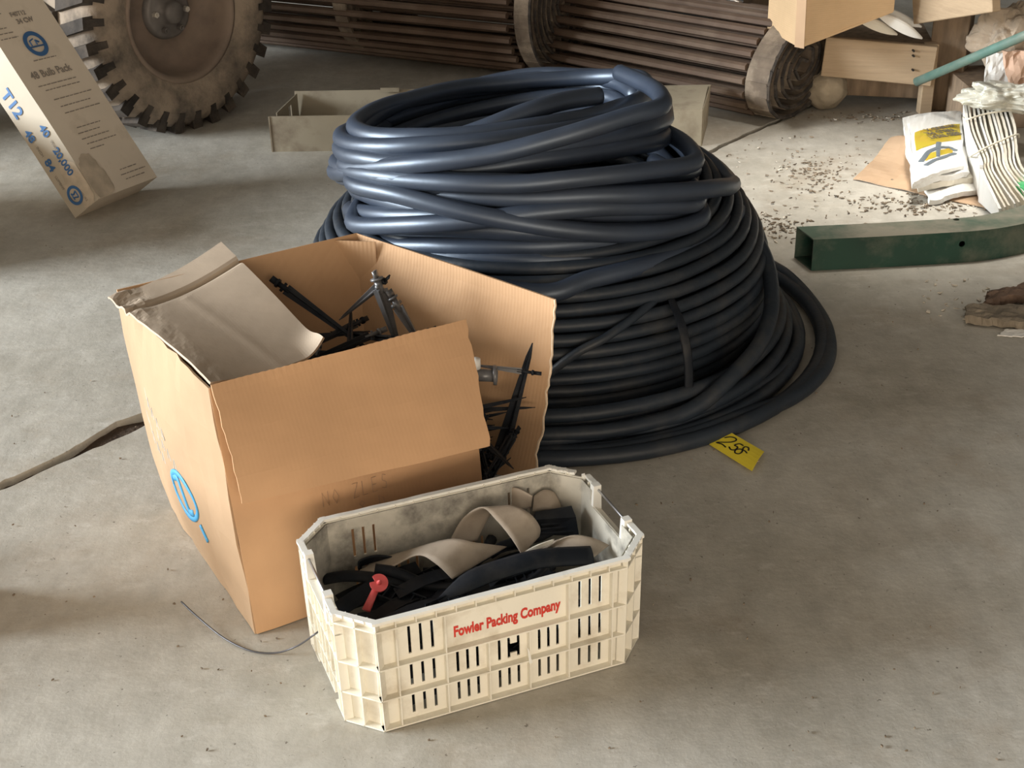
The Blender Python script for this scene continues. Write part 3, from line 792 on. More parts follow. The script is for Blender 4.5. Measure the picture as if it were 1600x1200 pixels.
def fr_of(i, inset=0.0):
    a, u, n, L = seg_frame(i)
    def f(x, z, d):          # x along, z up, d inwards
        q = a + u * x - n * (d + inset + TAP * (1 - z / CH)); return cw(q.x, q.y, z)
    return f, L
def rb(i, x0, x1, z0, z1, d0=0.0, d1=DEP, bmm=None):
    f, L = fr_of(i)
    P = [f(x0, z0, d0), f(x1, z0, d0), f(x1, z0, d1), f(x0, z0, d1), f(x0, z1, d0), f(x1, z1, d0), f(x1, z1, d1), f(x0, z1, d1)]
    hexa(bmm or bm, P)
def slots(L, cells, rows):
    H = []
    for (c0, c1), rr in zip(cells, rows):
        w = (c1 - c0) * L; x0 = c0 * L
        for (z0, z1) in rr:
            for q in (.30, .535, .77):
                H.append((x0 + w * q - .0028, x0 + w * q + .0028, z0 * CH, z1 * CH))
    return H
R1_, R2_, R3_ = (.62, .885), (.325, .525), (.06, .255)
VC_ = [.075, .262, .43, .595, .757, .94]
def long_side(i, text_panel, mir=False):
    f, L = fr_of(i, DEP)
    vc = VC_ if not mir else [1 - q for q in reversed(VC_)]
    cells = list(zip(vc[:-1], vc[1:]))
    if text_panel: rows = [[R1_, R2_, R3_], [R2_, R3_], [R2_, R3_], [R2_, R3_], [R1_, R2_, R3_]]
    else: rows = [[R1_, R2_, R3_], [R2_, R3_], [R2_, R3_], [R2_, R3_], [R1_, R2_, R3_]]
    H = slots(L, cells, rows)
    if text_panel:      # broken bridge between two slots
        c0, c1 = cells[2]; w = (c1 - c0) * L
        H.append((c0 * L + w * .535, c0 * L + w * .77, CH * .365, CH * .455))
    plate_holes(bm, L, CH - .012, H, .0028, f)
    for k, z in enumerate(ROWS):
        rb(i, 0, L, z * CH, z * CH + .0032, 0, DEP)
    for k, q in enumerate(vc):
        inner = 0 < k < len(vc) - 1 and k not in (1, 4)
        z1 = ROWS[2] * CH if inner else ROWS[3] * CH
        rb(i, q * L - .0013, q * L + .0013, 0, z1, .001, DEP)
    n = 13
    for k in range(n + 1):
        x = L * (k + .0) / n; rb(i, max(0, x - .0011), min(L, x + .0011), ROWS[3] * CH, CH, .0015, DEP)
    # thickened mid ledge behind the ribs
    rb(i, 0, L, ROWS[3] * CH + .003, CH - .003, DEP - .004, DEP)
long_side(0, True); long_side(4, False, True)
for i in (1, 3, 5, 7):            # chamfered corners
    f, L = fr_of(i, DEP)
    plate_holes(bm, L, CH - .012, [], .0028, f)
    for z in ROWS: rb(i, 0, L, z * CH, z * CH + .0032)
    for q in (.0, .5, 1.0): rb(i, max(0, q * L - .0014), min(L, q * L + .0014), 0, CH)
    rb(i, 0, L, ROWS[3] * CH + .003, CH - .003, DEP - .004, DEP)
for i in (2, 6):                  # short ends with the hand opening under a wire bail
    f, L = fr_of(i, DEP)
    H = [(L * .22, L * .78, CH * .84, CH - .012)]
    for c0 in (.12, .32, .54, .76):
        for z0, z1 in ((.33, .52), (.08, .25)):
            for q in (.0, .05, .10): H.append((L * (c0 + q), L * (c0 + q) + .005, CH * z0, CH * z1))
    H.append((L * .25, L * .75, -.01, CH * .05))
    plate_holes(bm, L, CH - .012, H, .0028, f)
    for z in ROWS[:3]:
        if z == 0:
            rb(i, 0, L * .25, 0, .0032); rb(i, L * .75, L, 0, .0032); rb(i, L * .25, L * .75, .02, .0232)
        else: rb(i, 0, L, z * CH, z * CH + .0032)
    rb(i, 0, L, CH * .80, CH * .80 + .003)
    for (a_, b_) in ((0, .22), (.78, 1)): rb(i, L * a_, L * b_, ROWS[3] * CH, ROWS[3] * CH + .003)
    for q in (0, .12, .25, .385, .5, .615, .75, .88, 1):
        top = CH * .80 if .22 < q < .78 else CH
        rb(i, max(0, q * L - .0013), min(L, q * L + .0013), .0 if q in (0, .12, .88, 1) else .02, top)
# floor of the crate
xs = [-CL / 2 + DEP + .004, CL / 2 - DEP - .004]; ys = [-CW / 2 + DEP + .004, CW / 2 - DEP - .004]
hexa(bm, [cw(xs[0], ys[0] + CC, .006), cw(xs[1], ys[0] + CC, .006), cw(xs[1], ys[1] - CC, .006), cw(xs[0], ys[1] - CC, .006), cw(xs[0], ys[0] + CC, .010), cw(xs[1], ys[0] + CC, .010), cw(xs[1], ys[1] - CC, .010), cw(xs[0], ys[1] - CC, .010)])
hexa(bm, [cw(xs[0] + CC, ys[0], .006), cw(xs[1] - CC, ys[0], .006), cw(xs[1] - CC, ys[1], .006), cw(xs[0] + CC, ys[1], .006), cw(xs[0] + CC, ys[0], .0105), cw(xs[1] - CC, ys[0], .0105), cw(xs[1] - CC, ys[1], .0105), cw(xs[0] + CC, ys[1], .0105)])
obj('shell', bm, M_CRATE, crate)
# scuffed inner lining faces
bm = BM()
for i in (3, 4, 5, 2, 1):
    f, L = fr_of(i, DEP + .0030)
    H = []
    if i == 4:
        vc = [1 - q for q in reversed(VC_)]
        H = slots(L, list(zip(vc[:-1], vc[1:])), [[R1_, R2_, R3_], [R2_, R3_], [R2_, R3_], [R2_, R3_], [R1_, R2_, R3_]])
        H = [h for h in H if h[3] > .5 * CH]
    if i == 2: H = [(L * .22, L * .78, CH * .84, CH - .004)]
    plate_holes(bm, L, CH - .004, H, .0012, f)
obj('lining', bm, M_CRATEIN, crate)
# rolled rim
bm = BM()
def rimrun(pl, rr=.0042):
    P = []
    for (i, q, dz) in pl:
        f, L = fr_of(i); P.append(f(q * L, CH + dz, .005))
    for a_, b_ in zip(P[:-1], P[1:]):
        beam(bm, a_, b_, .0115, .0055)
        box(bm, b_, (.0105, .0105, .0056), RZ)
n1 = 8
def run(i, q0, q1, n=8, amp=.0006):
    return [(i, q0 + (q1 - q0) * k / n, amp * fbm(k * 2.3, i * 4.1)) for k in range(n + 1)]
pl = run(6, .78, 1, 3) + run(7, 0, 1, 4) + run(0, 0, 1, 14) + run(1, 0, 1, 4) + run(2, 0, .22, 3)
rimrun(pl); obj('rim', bm, M_RIM, crate); bm = BM()
pl = run(2, .80, .95, 3, .004)
rimrun(pl)
pl = run(3, .30, 1, 5, .003) + run(4, 0, 1, 14, .0012) + run(5, 0, 1, 4) + run(6, 0, .22, 3)
rimrun(pl)
# jagged split plastic at the broken far corner
f, L = fr_of(2)
for (q, z, dd) in ((.80, -.01, .004), (.86, .006, .007), (.93, -.004, .003), (.99, .007, .010)):
    hexa(bm, [f(q * L - .012, CH - .025, dd), f(q * L + .010, CH - .03, dd), f(q * L + .010, CH - .03, dd + .003), f(q * L - .012, CH - .025, dd + .003),
              f(q * L - .003, CH + z, dd), f(q * L + .006, CH + z - .006, dd), f(q * L + .006, CH + z - .006, dd + .003), f(q * L - .003, CH + z, dd + .003)])
obj('rim', bm, M_RIM, crate)
# posts flanking the hand openings
for i in (2, 6):
    f, L = fr_of(i)
    for q in (.22, .78):
        P = [f(q * L - .010, CH * .78, -.001), f(q * L + .010, CH * .78, -.001), f(q * L + .010, CH * .78, DEP + .004), f(q * L - .010, CH * .78, DEP + .004),
             f(q * L - .008, CH + .008, .0), f(q * L + .008, CH + .008, .0), f(q * L + .008, CH + .008, DEP + .002), f(q * L - .008, CH + .008, DEP + .002)]
        bm = BM(); hexa(bm, P); obj('handle_lug', bm, M_RIM, crate)
    bm = BM(); tube(bm, [f(.22 * L - .006, CH - .012, .006), f(.22 * L, CH - .002, .006), f(.78 * L, CH - .002, .006), f(.78 * L + .006, CH - .012, .006)], .0026, 8)
    obj('handle', bm, M_STEEL, crate, True)
# lettering
f0, L0 = fr_of(0, DEP)
lx = .300 * L0
t = text_mesh('lettering', 'Fowler Packing Company', .0315, M_RED, crate, f0(lx, CH * .665, -.0008), f0(1, .1, 0) - f0(0, .1, 0), (0, 0, 1), 1.0, .0003, .0011)
xsz = [v.co for v in t.data.vertices]; o0 = f0(lx, CH * .665, -.0008); ud = (f0(1, .1, 0) - f0(0, .1, 0)).normalized()
wmax = max((c - o0).dot(ud) for c in xsz); kx = .432 * L0 / wmax
for v in t.data.vertices:
    d = (v.co - o0).dot(ud); v.co += ud * (d * kx - d)
# loose broken chip of the wall and the wire hooked on the end
bm = BM(); hexa(bm, [f0(.592 * L0 - .002, CH * .27, -.016), f0(.592 * L0 + .004, CH * .27, -.016), f0(.592 * L0 + .004, CH * .27, -.0145), f0(.592 * L0 - .002, CH * .27, -.0145), f0(.592 * L0 - .006, CH * .43, -.017), f0(.592 * L0 - .003, CH * .41, -.017), f0(.592 * L0 - .003, CH * .41, -.0155), f0(.592 * L0 - .006, CH * .43, -.0155)])
obj('broken_rib', bm, M_RIM, crate)
P = cat_rom([at(283, 940, .022), at(310, 965, .012), at(350, 997, .004), at(392, 1017, .003), at(432, 1020, .006), at(465, 1009, .03), hat(489, 993, 2.03), hat(500, 985, 2.04)], 6)
bm = BM(); tube(bm, P, .0019, 6); o = obj('wire', bm, M_WIRE, None, True)
tag(o, 'thin bent grey wire curling over the floor from the end of the crate', 'wire')

# ---- contents of the crate
random.seed(21)
def tubepiece(L, r):
    bm = BM(); n = 6
    P = [(x * L / n - L / 2, .006 * math.sin(x * 1.1), .004 * math.cos(x * .9)) for x in range(n + 1)]
    tube(bm, P, r, 8); return bm
def trough(L, w, h):        # ribbed channel piece
    bm = BM()
    box(bm, (0, 0, 0), (L, w, .003)); box(bm, (0, -w / 2, h / 2), (L, .003, h)); box(bm, (0, w / 2, h / 2), (L, .003, h))
    for k in range(5): box(bm, (-L / 2 + L * (k + .5) / 5, 0, h / 2), (.0025, w, h * .8))
    return bm
prot = []
for nm, bmf, lab in (('hose_offcut', lambda: tubepiece(.17, .011), 'short black hose offcut in the dark pile filling the white crate'),
                     ('plastic_strip', lambda: patch([(-.09, -.016, 0), (.09, -.016, 0), (.09, .016, .004), (-.09, .016, .004)], 10, 3, .002, lambda u, v: (0, 0, .02 * math.sin(PI * u))), 'curved black plastic strip in the dark pile filling the white crate'),
                     ('ribbed_channel', lambda: trough(.09, .03, .016), 'black ribbed plastic channel piece in the pile filling the white crate')):
    o = local(nm, bmf(), M_BLACK, None, nm == 'hose_offcut'); tag(o, lab, nm.split('_')[-1] if nm != 'hose_offcut' else 'hose offcut', nm.replace('_', ' ') + 's heaped in the white crate'); prot.append([o, False])
for i in range(96):
    k = random.choice((0, 0, 1, 1, 2))
    o = prot[k][0] if not prot[k][1] else prot[k][0].copy()
    if prot[k][1]: C.objects.link(o)
    prot[k][1] = True
    for tr_ in range(200):
        th = random.gauss(.1, .45); x = random.uniform(-.2, .2); y = random.uniform(-.13, .13)
        if all(abs(x + sg * .095 * math.cos(th)) < .262 and abs(y + sg * .095 * math.sin(th)) < .135 and abs(x + sg * .095 * math.cos(th)) + abs(y + sg * .095 * math.sin(th)) < .375 for sg in (-1, 1)): break
    z = .025 + .115 * (i / 96.0) + random.uniform(-.006, .006)
    o.location = cw(x, y, z); o.rotation_euler = (random.uniform(-.5, .5), random.uniform(-.16, .16), yaw + th)
for i in range(22):      # extra black offcuts added behind the lettered wall to darken its slots
    o = prot[0][0].copy() if i % 2 else prot[1][0].copy(); C.objects.link(o)
    o.location = cw(random.uniform(-.15, .15), -.138 + .012 * (i % 3), .022 + .0048 * i); o.rotation_euler = (random.uniform(-.6, .6), random.uniform(-.08, .08), yaw + random.uniform(-.06, .06))
def onething(name, bm, m, label, cat, smooth=False):
    o = obj(name, bm, m, None, smooth); return tag(o, label, cat)
# long blade-like black piece lying along the front wall
P = [at(678, 944, .150), at(740, 905, .17), at(800, 884, .178), at(850, 872, .178), at(925, 868, .165)]
bm = BM(); tube(bm, cat_rom(P, 5), [.004] + [.016] * 3 + [.02] * 18, 10, flat=.35, upv=(0, 0, 1)) if False else None
Q = cat_rom(P, 5); rr = [.004 + .017 * sm(k / 5) for k in range(len(Q))]
tube(bm, Q, rr, 10, flat=.4, upv=(0, -.5, 1)); onething('plastic_offcut', bm, M_BLACK, 'long dark pointed plastic blade lying along the lettered wall inside the crate', 'plastic piece', True)
bm = BM(); P = [at(560, 966, .10), at(640, 950, .12), at(700, 930, .13), at(790, 925, .125)]; tube(bm, cat_rom(P, 5), .013, 10, flat=.6); onething('hose_offcut', bm, M_BLACK, 'black hose offcut lying at the front left foot of the crate pile', 'hose offcut', True)
bm = BM(); P = [at(508, 905, .13), at(545, 900, .14), at(600, 905, .14), at(640, 915, .13)]; tube(bm, cat_rom(P, 5), .015, 10, flat=.6); onething('hose_offcut', bm, M_BLACK, 'thick black offcut by the left end wall inside the crate', 'hose offcut', True)
# ribbed black block near the far right corner
blk = thing('ribbed_block', 'dark ribbed plastic block near the far broken corner of the crate', 'plastic piece', tuple(at(870, 830, .15)))
bm = BM(); hexa(bm, [at(838, 835, .14), at(905, 838, .14), at(897, 812, .14), at(832, 812, .14), at(838, 812, .185), at(900, 808, .185), at(893, 790, .19), at(836, 800, .185)])
obj('block', bm, M_BLACK, blk)
bm = BM()
for k in range(4):
    a_, b_ = at(842 + k * 2, 830 - k * 7 + 4, .15 + k * .010), at(899, 826 - k * 8 + 4, .15 + k * .010); tube(bm, [a_, b_], .0025, 6)
obj('rib', bm, M_BLACK, blk)
# curled tan plastic pieces
def curl(pts_a, pts_b, label, th=.003, k=6, m=M_TAN, nv=6, cup=0.0):
    A_, B_ = cat_rom(pts_a, k), cat_rom(pts_b, k); n = len(A_); bm = BM()
    rows = []
    for i in range(n):
        rows.append([A_[i].lerp(B_[i], j / nv) + V((0, 0, cup * math.sin(PI * j / nv))) for j in range(nv + 1)])
    def nr(i, j):
        du = rows[min(i + 1, n - 1)][j] - rows[max(i - 1, 0)][j]; dv = rows[i][min(j + 1, nv)] - rows[i][max(j - 1, 0)]
        q = du.cross(dv); return q.normalized() if q.length > 0 else V((0, 0, 1))
    T_ = [[bm.verts.new(rows[i][j] + nr(i, j) * th / 2) for j in range(nv + 1)] for i in range(n)]
    U_ = [[bm.verts.new(rows[i][j] - nr(i, j) * th / 2) for j in range(nv + 1)] for i in range(n)]
    for i in range(n - 1):
        for j in range(nv):
            bm.faces.new((T_[i][j], T_[i + 1][j], T_[i + 1][j + 1], T_[i][j + 1])); bm.faces.new((U_[i][j], U_[i][j + 1], U_[i + 1][j + 1], U_[i + 1][j]))
        bm.faces.new((T_[i][0], U_[i][0], U_[i + 1][0], T_[i + 1][0])); bm.faces.new((T_[i][nv], T_[i + 1][nv], U_[i + 1][nv], U_[i][nv]))
    for j in range(nv):
        bm.faces.new((T_[0][j], T_[0][j + 1], U_[0][j + 1], U_[0][j])); bm.faces.new((T_[-1][j], U_[-1][j], U_[-1][j + 1], T_[-1][j + 1]))
    return onething('curled_strip', bm, m, label, 'plastic strip', True)
# (first list = near/left edge, second = far/right edge), following the strip
curl([at(562, 892, .135), at(596, 893, .15), at(650, 868, .185), at(680, 880, .185), at(707, 905, .16)],
     [at(592, 872, .135), at(618, 866, .155), at(700, 843, .205), at(745, 848, .20), at(792, 854, .17)], 'curled tan plastic strip arched over the middle of the crate')
curl([at(560, 888, .14), at(562, 876, .15), at(585, 868, .158), at(612, 870, .155), at(622, 878, .145)],
     [at(566, 893, .12), at(566, 884, .13), at(588, 880, .135), at(612, 880, .135), at(620, 886, .125)], 'small dark curled strip ring at the left of the crate', m=M_BLACK)
curl([at(700, 850, .15), at(722, 812, .19), at(752, 793, .225), at(775, 812, .215), at(800, 842, .19), at(816, 868, .165)],
     [at(745, 845, .15), at(770, 800, .19), at(800, 790, .222), at(828, 803, .215), at(843, 823, .19), at(842, 838, .17)], 'largest tan plastic piece bent over in the centre of the crate')
curl([at(752, 790, .15), at(778, 768, .20), at(805, 762, .225), at(832, 775, .215)],
     [at(790, 800, .15), at(800, 796, .17), at(815, 796, .18), at(830, 792, .18)], 'brown curved piece standing at the back wall of the crate')
curl([at(834, 775, .20), at(850, 765, .21), at(866, 770, .20), at(876, 790, .17)],
     [at(832, 800, .17), at(845, 797, .175), at(862, 797, .175), at(874, 803, .16)], 'small brown curved piece behind the ribbed block in the crate')
curl([at(816, 872, .15), at(845, 853, .165), at(880, 862, .165), at(912, 884, .150)],
     [at(845, 862, .16), at(890, 838, .19), at(925, 840, .185), at(952, 852, .165)], 'flat tan plastic flap at the right end of the crate')
curl([at(812, 872, .155), at(835, 860, .17), at(862, 850, .178)],
     [at(815, 864, .165), at(838, 852, .18), at(866, 842, .186)], 'narrow pale torn strip between the tan pieces in the crate', m=M_CREAM)
# red plug
rp = thing('red_plug', 'red plastic plug with notched round head among black pieces in the crate', 'plug', tuple(at(582, 940, .15)))
a_, b_ = at(572, 954, .150), at(589, 916, .176)
bm = BM(); tube(bm, [a_, a_.lerp(b_, .5), b_], [.0085, .0075, .0065], 12, flat=.8); obj('stem', bm, M_REDP, rp, True)
hd = at(592, 911, .182); nn = (V((0, 0, HC)) - hd).normalized() + V((.2, 0, .5))
bm = BM(); nn.normalize(); x_ = nn.orthogonal().normalized(); y_ = nn.cross(x_)
ring = [(.0172 if k not in (7, 8) else .009) for k in range(24)]
top_ = [bm.verts.new(hd + (x_ * math.cos(2 * PI * k / 24) + y_ * math.sin(2 * PI * k / 24)) * ring[k] + nn * .003) for k in range(24)]
bot_ = [bm.verts.new(v.co - nn * .005) for v in top_]
bm.faces.new(top_); bm.faces.new(list(reversed(bot_)))
for k in range(24): bm.faces.new((top_[k], bot_[k], bot_[(k + 1) % 24], top_[(k + 1) % 24]))
obj('head', bm, M_REDP, rp)
bm = BM(); tube(bm, [hd, hd + nn * .008, hd + nn * .016], [.006, .004, .0008], 10); obj('point', bm, M_REDP, rp, True)

# ------------------------------------------------------------------ lamp carton leaning at the left
ct = thing('lamp_carton', 'long stained white lamp carton leaning on its corner by the wheel', 'carton', (-1.55, 4.6, 0))
cP, c1, c2, cA = V((-1.44597801, 4.55434913, .0890)), V((.14073681, .28399261, -.01762088)), V((-.11144, .0498, -.08695)), V((-.50067691, .29853283, .8125274))
cA = cA.normalized()
c1n = c1.normalized(); c2n = cA.cross(c1n).normalized(); c2n = c2n if c2n.dot(c2) > 0 else -c2n
CA = 1.25; W1, W2 = c1.length, c2.length
def cf(x, y, z): return cP + c1n * x + c2n * y + cA * z     # x on the wide face, y on the narrow face
bm = BM()
nz = 14
for iz in range(nz):
    pass
def cgrid(fn, nu, nv, mi):
    G = [[bm.verts.new(fn(i / nu, j / nv)) for j in range(nv + 1)] for i in range(nu + 1)]
    for i in range(nu):
        for j in range(nv):
            f = bm.faces.new((G[i][j], G[i + 1][j], G[i + 1][j + 1], G[i][j + 1])); f.material_index = mi
def dent(p, k):
    return p + V((fbm(p.x * 5, p.z * 5, k), fbm(p.y * 5, p.z * 5, k + 3), 0)) * .002
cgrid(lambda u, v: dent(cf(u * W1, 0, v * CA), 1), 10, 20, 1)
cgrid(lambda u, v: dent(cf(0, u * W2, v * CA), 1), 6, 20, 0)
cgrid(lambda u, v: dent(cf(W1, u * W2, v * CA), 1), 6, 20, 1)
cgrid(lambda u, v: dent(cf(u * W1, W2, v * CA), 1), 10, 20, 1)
cgrid(lambda u, v: dent(cf(u * W1, v * W2, 0), 1), 10, 6, 1)
cgrid(lambda u, v: dent(cf(u * W1, v * W2, CA), 1), 10, 6, 1)
bmesh.ops.remove_doubles(bm, verts=bm.verts, dist=.0006)
obj('body', bm, [M_CARTON, M_CARTW], ct)
bm = BM()
M_STAIN = mat('water_stain', (.50, .42, .325), .75, vary=.2, scale=20)
def stain(fn, c, rx, rz, seed, n=40):
    cv = bm.verts.new(fn(*c)); rg = []
    for k in range(n):
        t = 2 * PI * k / n; q = 1 + .35 * fbm(math.cos(t) * 1.5 + seed, math.sin(t) * 1.5, seed)
        rg.append(bm.verts.new(fn(max(.001, c[0] + rx * q * math.cos(t)), max(.001, c[1] + rz * q * math.sin(t)))))
    for k in range(n): bm.faces.new((cv, rg[k], rg[(k + 1) % n]))
stain(lambda x, z: cf(x, -.0026, z), (.045, .07), .060, .085, 1.0)
stain(lambda y, z: cf(-.0026, y, z), (.045, .085), .06, .085, 5.0)
obj('stain', bm, M_STAIN, ct)
# printing on the narrow face: reads down the carton, glyph tops towards the shared edge
nout = -c1n; wout = -c2n
def ctext(s, z, y, size, m, nm='lettering', xs=1.0, bold=.0006):
    return text_mesh(nm, s, size, m, ct, cf(-.0028, y, z), -cA, -c2n, xs, .0003, bold)
ctext('T12', .500, .122, .066, M_BLUE, bold=.002)
ctext('40', .325, .055, .046, M_BLUE, bold=.0012); ctext('48', .345, .130, .046, M_BLUE, bold=.0012)
ctext('20,000', .232, .058, .044, M_BLUE, xs=.9, bold=.0012); ctext('84', .222, .125, .046, M_BLUE, bold=.0012)
ctext('WATTS', .262, .045, .017, M_GREYT, bold=.0); ctext('INCH', .278, .120, .017, M_GREYT, bold=.0)
ctext('HOURS', .066, .055, .014, M_GREYT, bold=.0); ctext('LUMENS', .158, .122, .015, M_GREYT, bold=.0)
bm = BM(); cc = cf(-.0035, .085, .062); disc(bm, cc, nout, .036, 28, .0012, .025)
for (a_, b_) in (((-.012, -.012), (-.012, .012)), ((-.012, .012), (.004, .004)), ((.004, .004), (.013, .012)), ((.013, .012), (.012, -.012)), ((-.012, -.012), (.012, -.004))):
    tube(bm, [cc + c2n * a_[0] + cA * a_[1], cc + c2n * b_[0] + cA * b_[1]], .003, 4)
obj('logo', bm, M_BLUE, ct)
# wide face: round mark, 48 Bulb Pack, blocks of small print
def wtext(s, x, z, size, m, xs=1.0, bold=.0003): return text_mesh('lettering', s, size, m, ct, cf(x, -.0028, z), c1n, cA, xs, .0003, bold)
bm = BM(); cc = cf(.155, -.0035, .60); disc(bm, cc, wout, .050, 30, .0012, .034)
box(bm, cc, (.001, .001, .001))
def bmk(a_, b_, r): tube(bm, [cc + c1n * a_[0] + cA * a_[1], cc + c1n * b_[0] + cA * b_[1]], r, 4)
bmk((-.035, -.010), (.035, -.010), .003); bmk((-.02, -.005), (-.02, .014), .003); bmk((-.02, .014), (.0, .02), .003); bmk((.006, -.004), (.006, .014), .003); bmk((.006, .014), (.02, .004), .003)
obj('logo', bm, M_BLUE, ct)
wtext('48 Bulb Pack', .045, .475, .040, M_GREYT, .95, .0008)
wtext('48', .10, .80, .034, M_BLUE, 1, .001)
wtext('34 CW', .135, .685, .026, M_GREYT, 1, .001); wtext('F40T12', .125, .715, .024, M_GREYT, 1, .0006)
bm = BM()
def fine(x0, x1, z, h=.004, seed=0):
    random.seed(seed + int(z * 1000)); x = x0
    while x < x1:
        w = random.uniform(.008, .026); beam(bm, cf(x, -.0035, z), cf(min(x + w, x1), -.0035, z), .0006, h, upv=cA) if False else tube(bm, [cf(x, -.003, z), cf(min(x + w, x1), -.003, z)], h / 2, 4); x += w + .006
for z, x0, x1 in ((.445, .05, .24), (.425, .07, .24), (.385, .08, .27), (.355, .09, .24), (.328, .09, .27), (.265, .10, .22), (.243, .09, .20), (.220, .09, .23), (.198, .10, .25), (.178, .10, .17),
                  (.072, .17, .26), (.052, .16, .29), (.032, .17, .27), (.76, .02, .10), (.735, .01, .09), (.68, .01, .08), (.66, .01, .09), (.64, .02, .1), (.54, .10, .21), (.83, .17, .24), (.81, .18, .27)):
    fine(x0, x1, z, .0035)
obj('small_print', bm, M_GREYT, ct)

# ------------------------------------------------------------------ farm vehicle: teal body and wheel
veh = thing('farm_vehicle', 'teal farm vehicle with a large dusty lugged wheel', 'vehicle', (-1.9, 6.0, 0))
ang = math.radians(52)     # sidewall faces right and towards the viewer
ax = V((math.sin(ang), -math.cos(ang), 0)); WR = .50
wc = hat(284, 38, 5.72); wc.z = WR - .01
wc = V((-1.33, 5.72, WR - .012))
ay = V((0, 0, 1)); az = ax.cross(ay)
WM = Matrix((ax, ay, az)).transposed().to_4x4(); WM.translation = wc
bm = BM()
prof = [(-.34, .27), (-.345, .30), (-.35, .38), (-.34, .45), (-.30, .475), (-.16, .482), (-.04, .475), (-.005, .455), (.012, .42), (.016, .37), (.006, .325), (-.004, .30), (-.012, .275), (-.02, .262)]
lathe(bm, prof, 64, WM)
tyre = obj('tyre', bm, M_TYRE, veh, True)
bm = BM()
NL_ = 30
for k in range(NL_):
    for side, off in ((1, 0), (-1, .5)):
        t0 = 2 * PI * (k + off) / NL_
        def wp(x, r, t): return WM @ V((x, r * math.cos(t), r * math.sin(t)))
        w = .060; sl = .10
        if side == 1:
            x0, x1 = -.165, .000
        else: x0, x1 = -.185, -.345
        a_, b_ = t0 + sl, t0
        P = [wp(x0, .470, a_ - w), wp(x0, .470, a_ + w), wp(x1, .452, b_ + w), wp(x1, .452, b_ - w),
             wp(x0, .506, a_ - w * .8), wp(x0, .506, a_ + w * .8), wp(x1, .500, b_ + w * .8), wp(x1, .500, b_ - w * .8)]
        hexa(bm, P)
        if side == 1:
            P = [wp(-.01, .41, b_ - w * .6), wp(-.01, .41, b_ + w * .6), wp(.016, .41, b_ + w * .6), wp(.016, .41, b_ - w * .6),
                 wp(-.02, .492, b_ - w * .6), wp(-.02, .492, b_ + w * .6), wp(.000, .484, b_ + w * .5), wp(.000, .484, b_ - w * .5)]
            hexa(bm, P)
tr = obj('tread_lugs', bm, M_TREAD, tyre)
bm = BM()
lathe(bm, [(-.022, .285), (-.004, .288), (-.002, .275), (-.012, .262), (-.045, .255), (-.10, .245), (-.14, .215), (-.150, .19), (-.148, .12), (-.12, .112), (-.118, .06), (-.11, .0005)], 56, WM)
rim = obj('rim', bm, M_RIMM, veh, True)
bm = BM(); lathe(bm, [(-.12, .118), (-.095, .112), (-.09, .10), (-.092, .055), (-.06, .048), (-.045, .04), (-.043, .0005)], 40, WM); hub = obj('hub', bm, M_HUB, rim, True)
for k in range(6):
    t0 = 2 * PI * k / 6 + .5; p = WM @ V((-.088, .082 * math.cos(t0), .082 * math.sin(t0)))
    bm = BM(); cyl(bm, p, p + ax * .020, .0125, 6); cyl(bm, p + ax * .018, p + ax * .028, .006, 8)
    o = obj('lug_nut', bm, M_NUT if k in (1, 4) else M_HUB, hub)
# body side panel with pressed ribs, chassis and far wheel
def vw(x, y, z): return V((x, y, z))
bm = BM()
pa, pb = V((-3.6, 5.15, 0)), V((-1.72, 6.22, 0)); pd = (pb - pa).normalized(); pn = V((pd.y, -pd.x, 0))
beam(bm, pa + V((0, 0, .95)), pb + V((0, 0, .95)), .05, 1.25)
for k in range(7):
    q = pa.lerp(pb, .1 + k * .135) + pn * .03; beam(bm, q + V((0, 0, .38)), q + V((0, 0, 1.5)), .03, .03, upv=pd)
tube(bm, cat_rom([pb - pd * .10 + pn * .03 + V((0, 0, 1.3)), pb - pd * .08 + pn * .05 + V((0, 0, .8)), pb - pd * .05 + pn * .04 + V((0, 0, .42))], 5), .010, 6)
obj('side_panel', bm, M_TEALB, veh)
bm = BM(); beam(bm, V((-3.6, 5.6, .50)), V((-1.4, 6.6, .50)), 1.0, .25); cyl(bm, wc - ax * .3, wc - ax * 1.3, .07, 12); obj('chassis', bm, M_HUB, veh)
bm = BM(); W2m = WM.copy(); W2m.translation = V((-2.95, 5.45, WR - .012)); lathe(bm, prof + [(-.05, .0005)], 40, W2m); obj('tyre', bm, M_TYRE, veh, True)

# ------------------------------------------------------------------ beige steel trough
th_ = thing('steel_trough', 'beige painted steel trough with slotted end, behind the hose heap', 'trough', (-.05, 5.5, 0))
tA, tB = V((-.955, 5.346, 0)), V((.79, 5.261, 0)); tdd = (tB - tA).normalized(); tn = V((-tdd.y, tdd.x, 0)); TL = (tB - tA).length
def tf(x, y, z): return tA + tdd * x + tn * y + V((0, 0, z))
bm = BM()
def pl8(P, t=.004):
    a_, b_, c_ = V(P[0]), V(P[1]), V(P[2]); n = (b_ - a_).cross(c_ - a_).normalized() * t
    hexa(bm, [P[0], P[1], P[2], P[3]] + [V(q) + n for q in P])
pl8([tf(0, 0, 0), tf(TL, 0, 0), tf(TL, .0, .148), tf(0, .0, .148)])
pl8([tf(.0, 0, .003), tf(TL, 0, .003), tf(TL + .04, .30, .003), tf(.05, .30, .003)])
pl8([tf(.05, .30, 0), tf(TL + .04, .30, 0), tf(TL + .06, .32, .165), tf(.05, .32, .165)])
pl8([tf(TL, 0, 0), tf(TL + .05, .30, 0), tf(TL + .06, .32, .165), tf(TL, 0, .148)])
pl8([tf(TL - .22, 0, .148), tf(TL, .0, .148), tf(TL + .05, .30, .163), tf(TL - .17, .30, .163)])
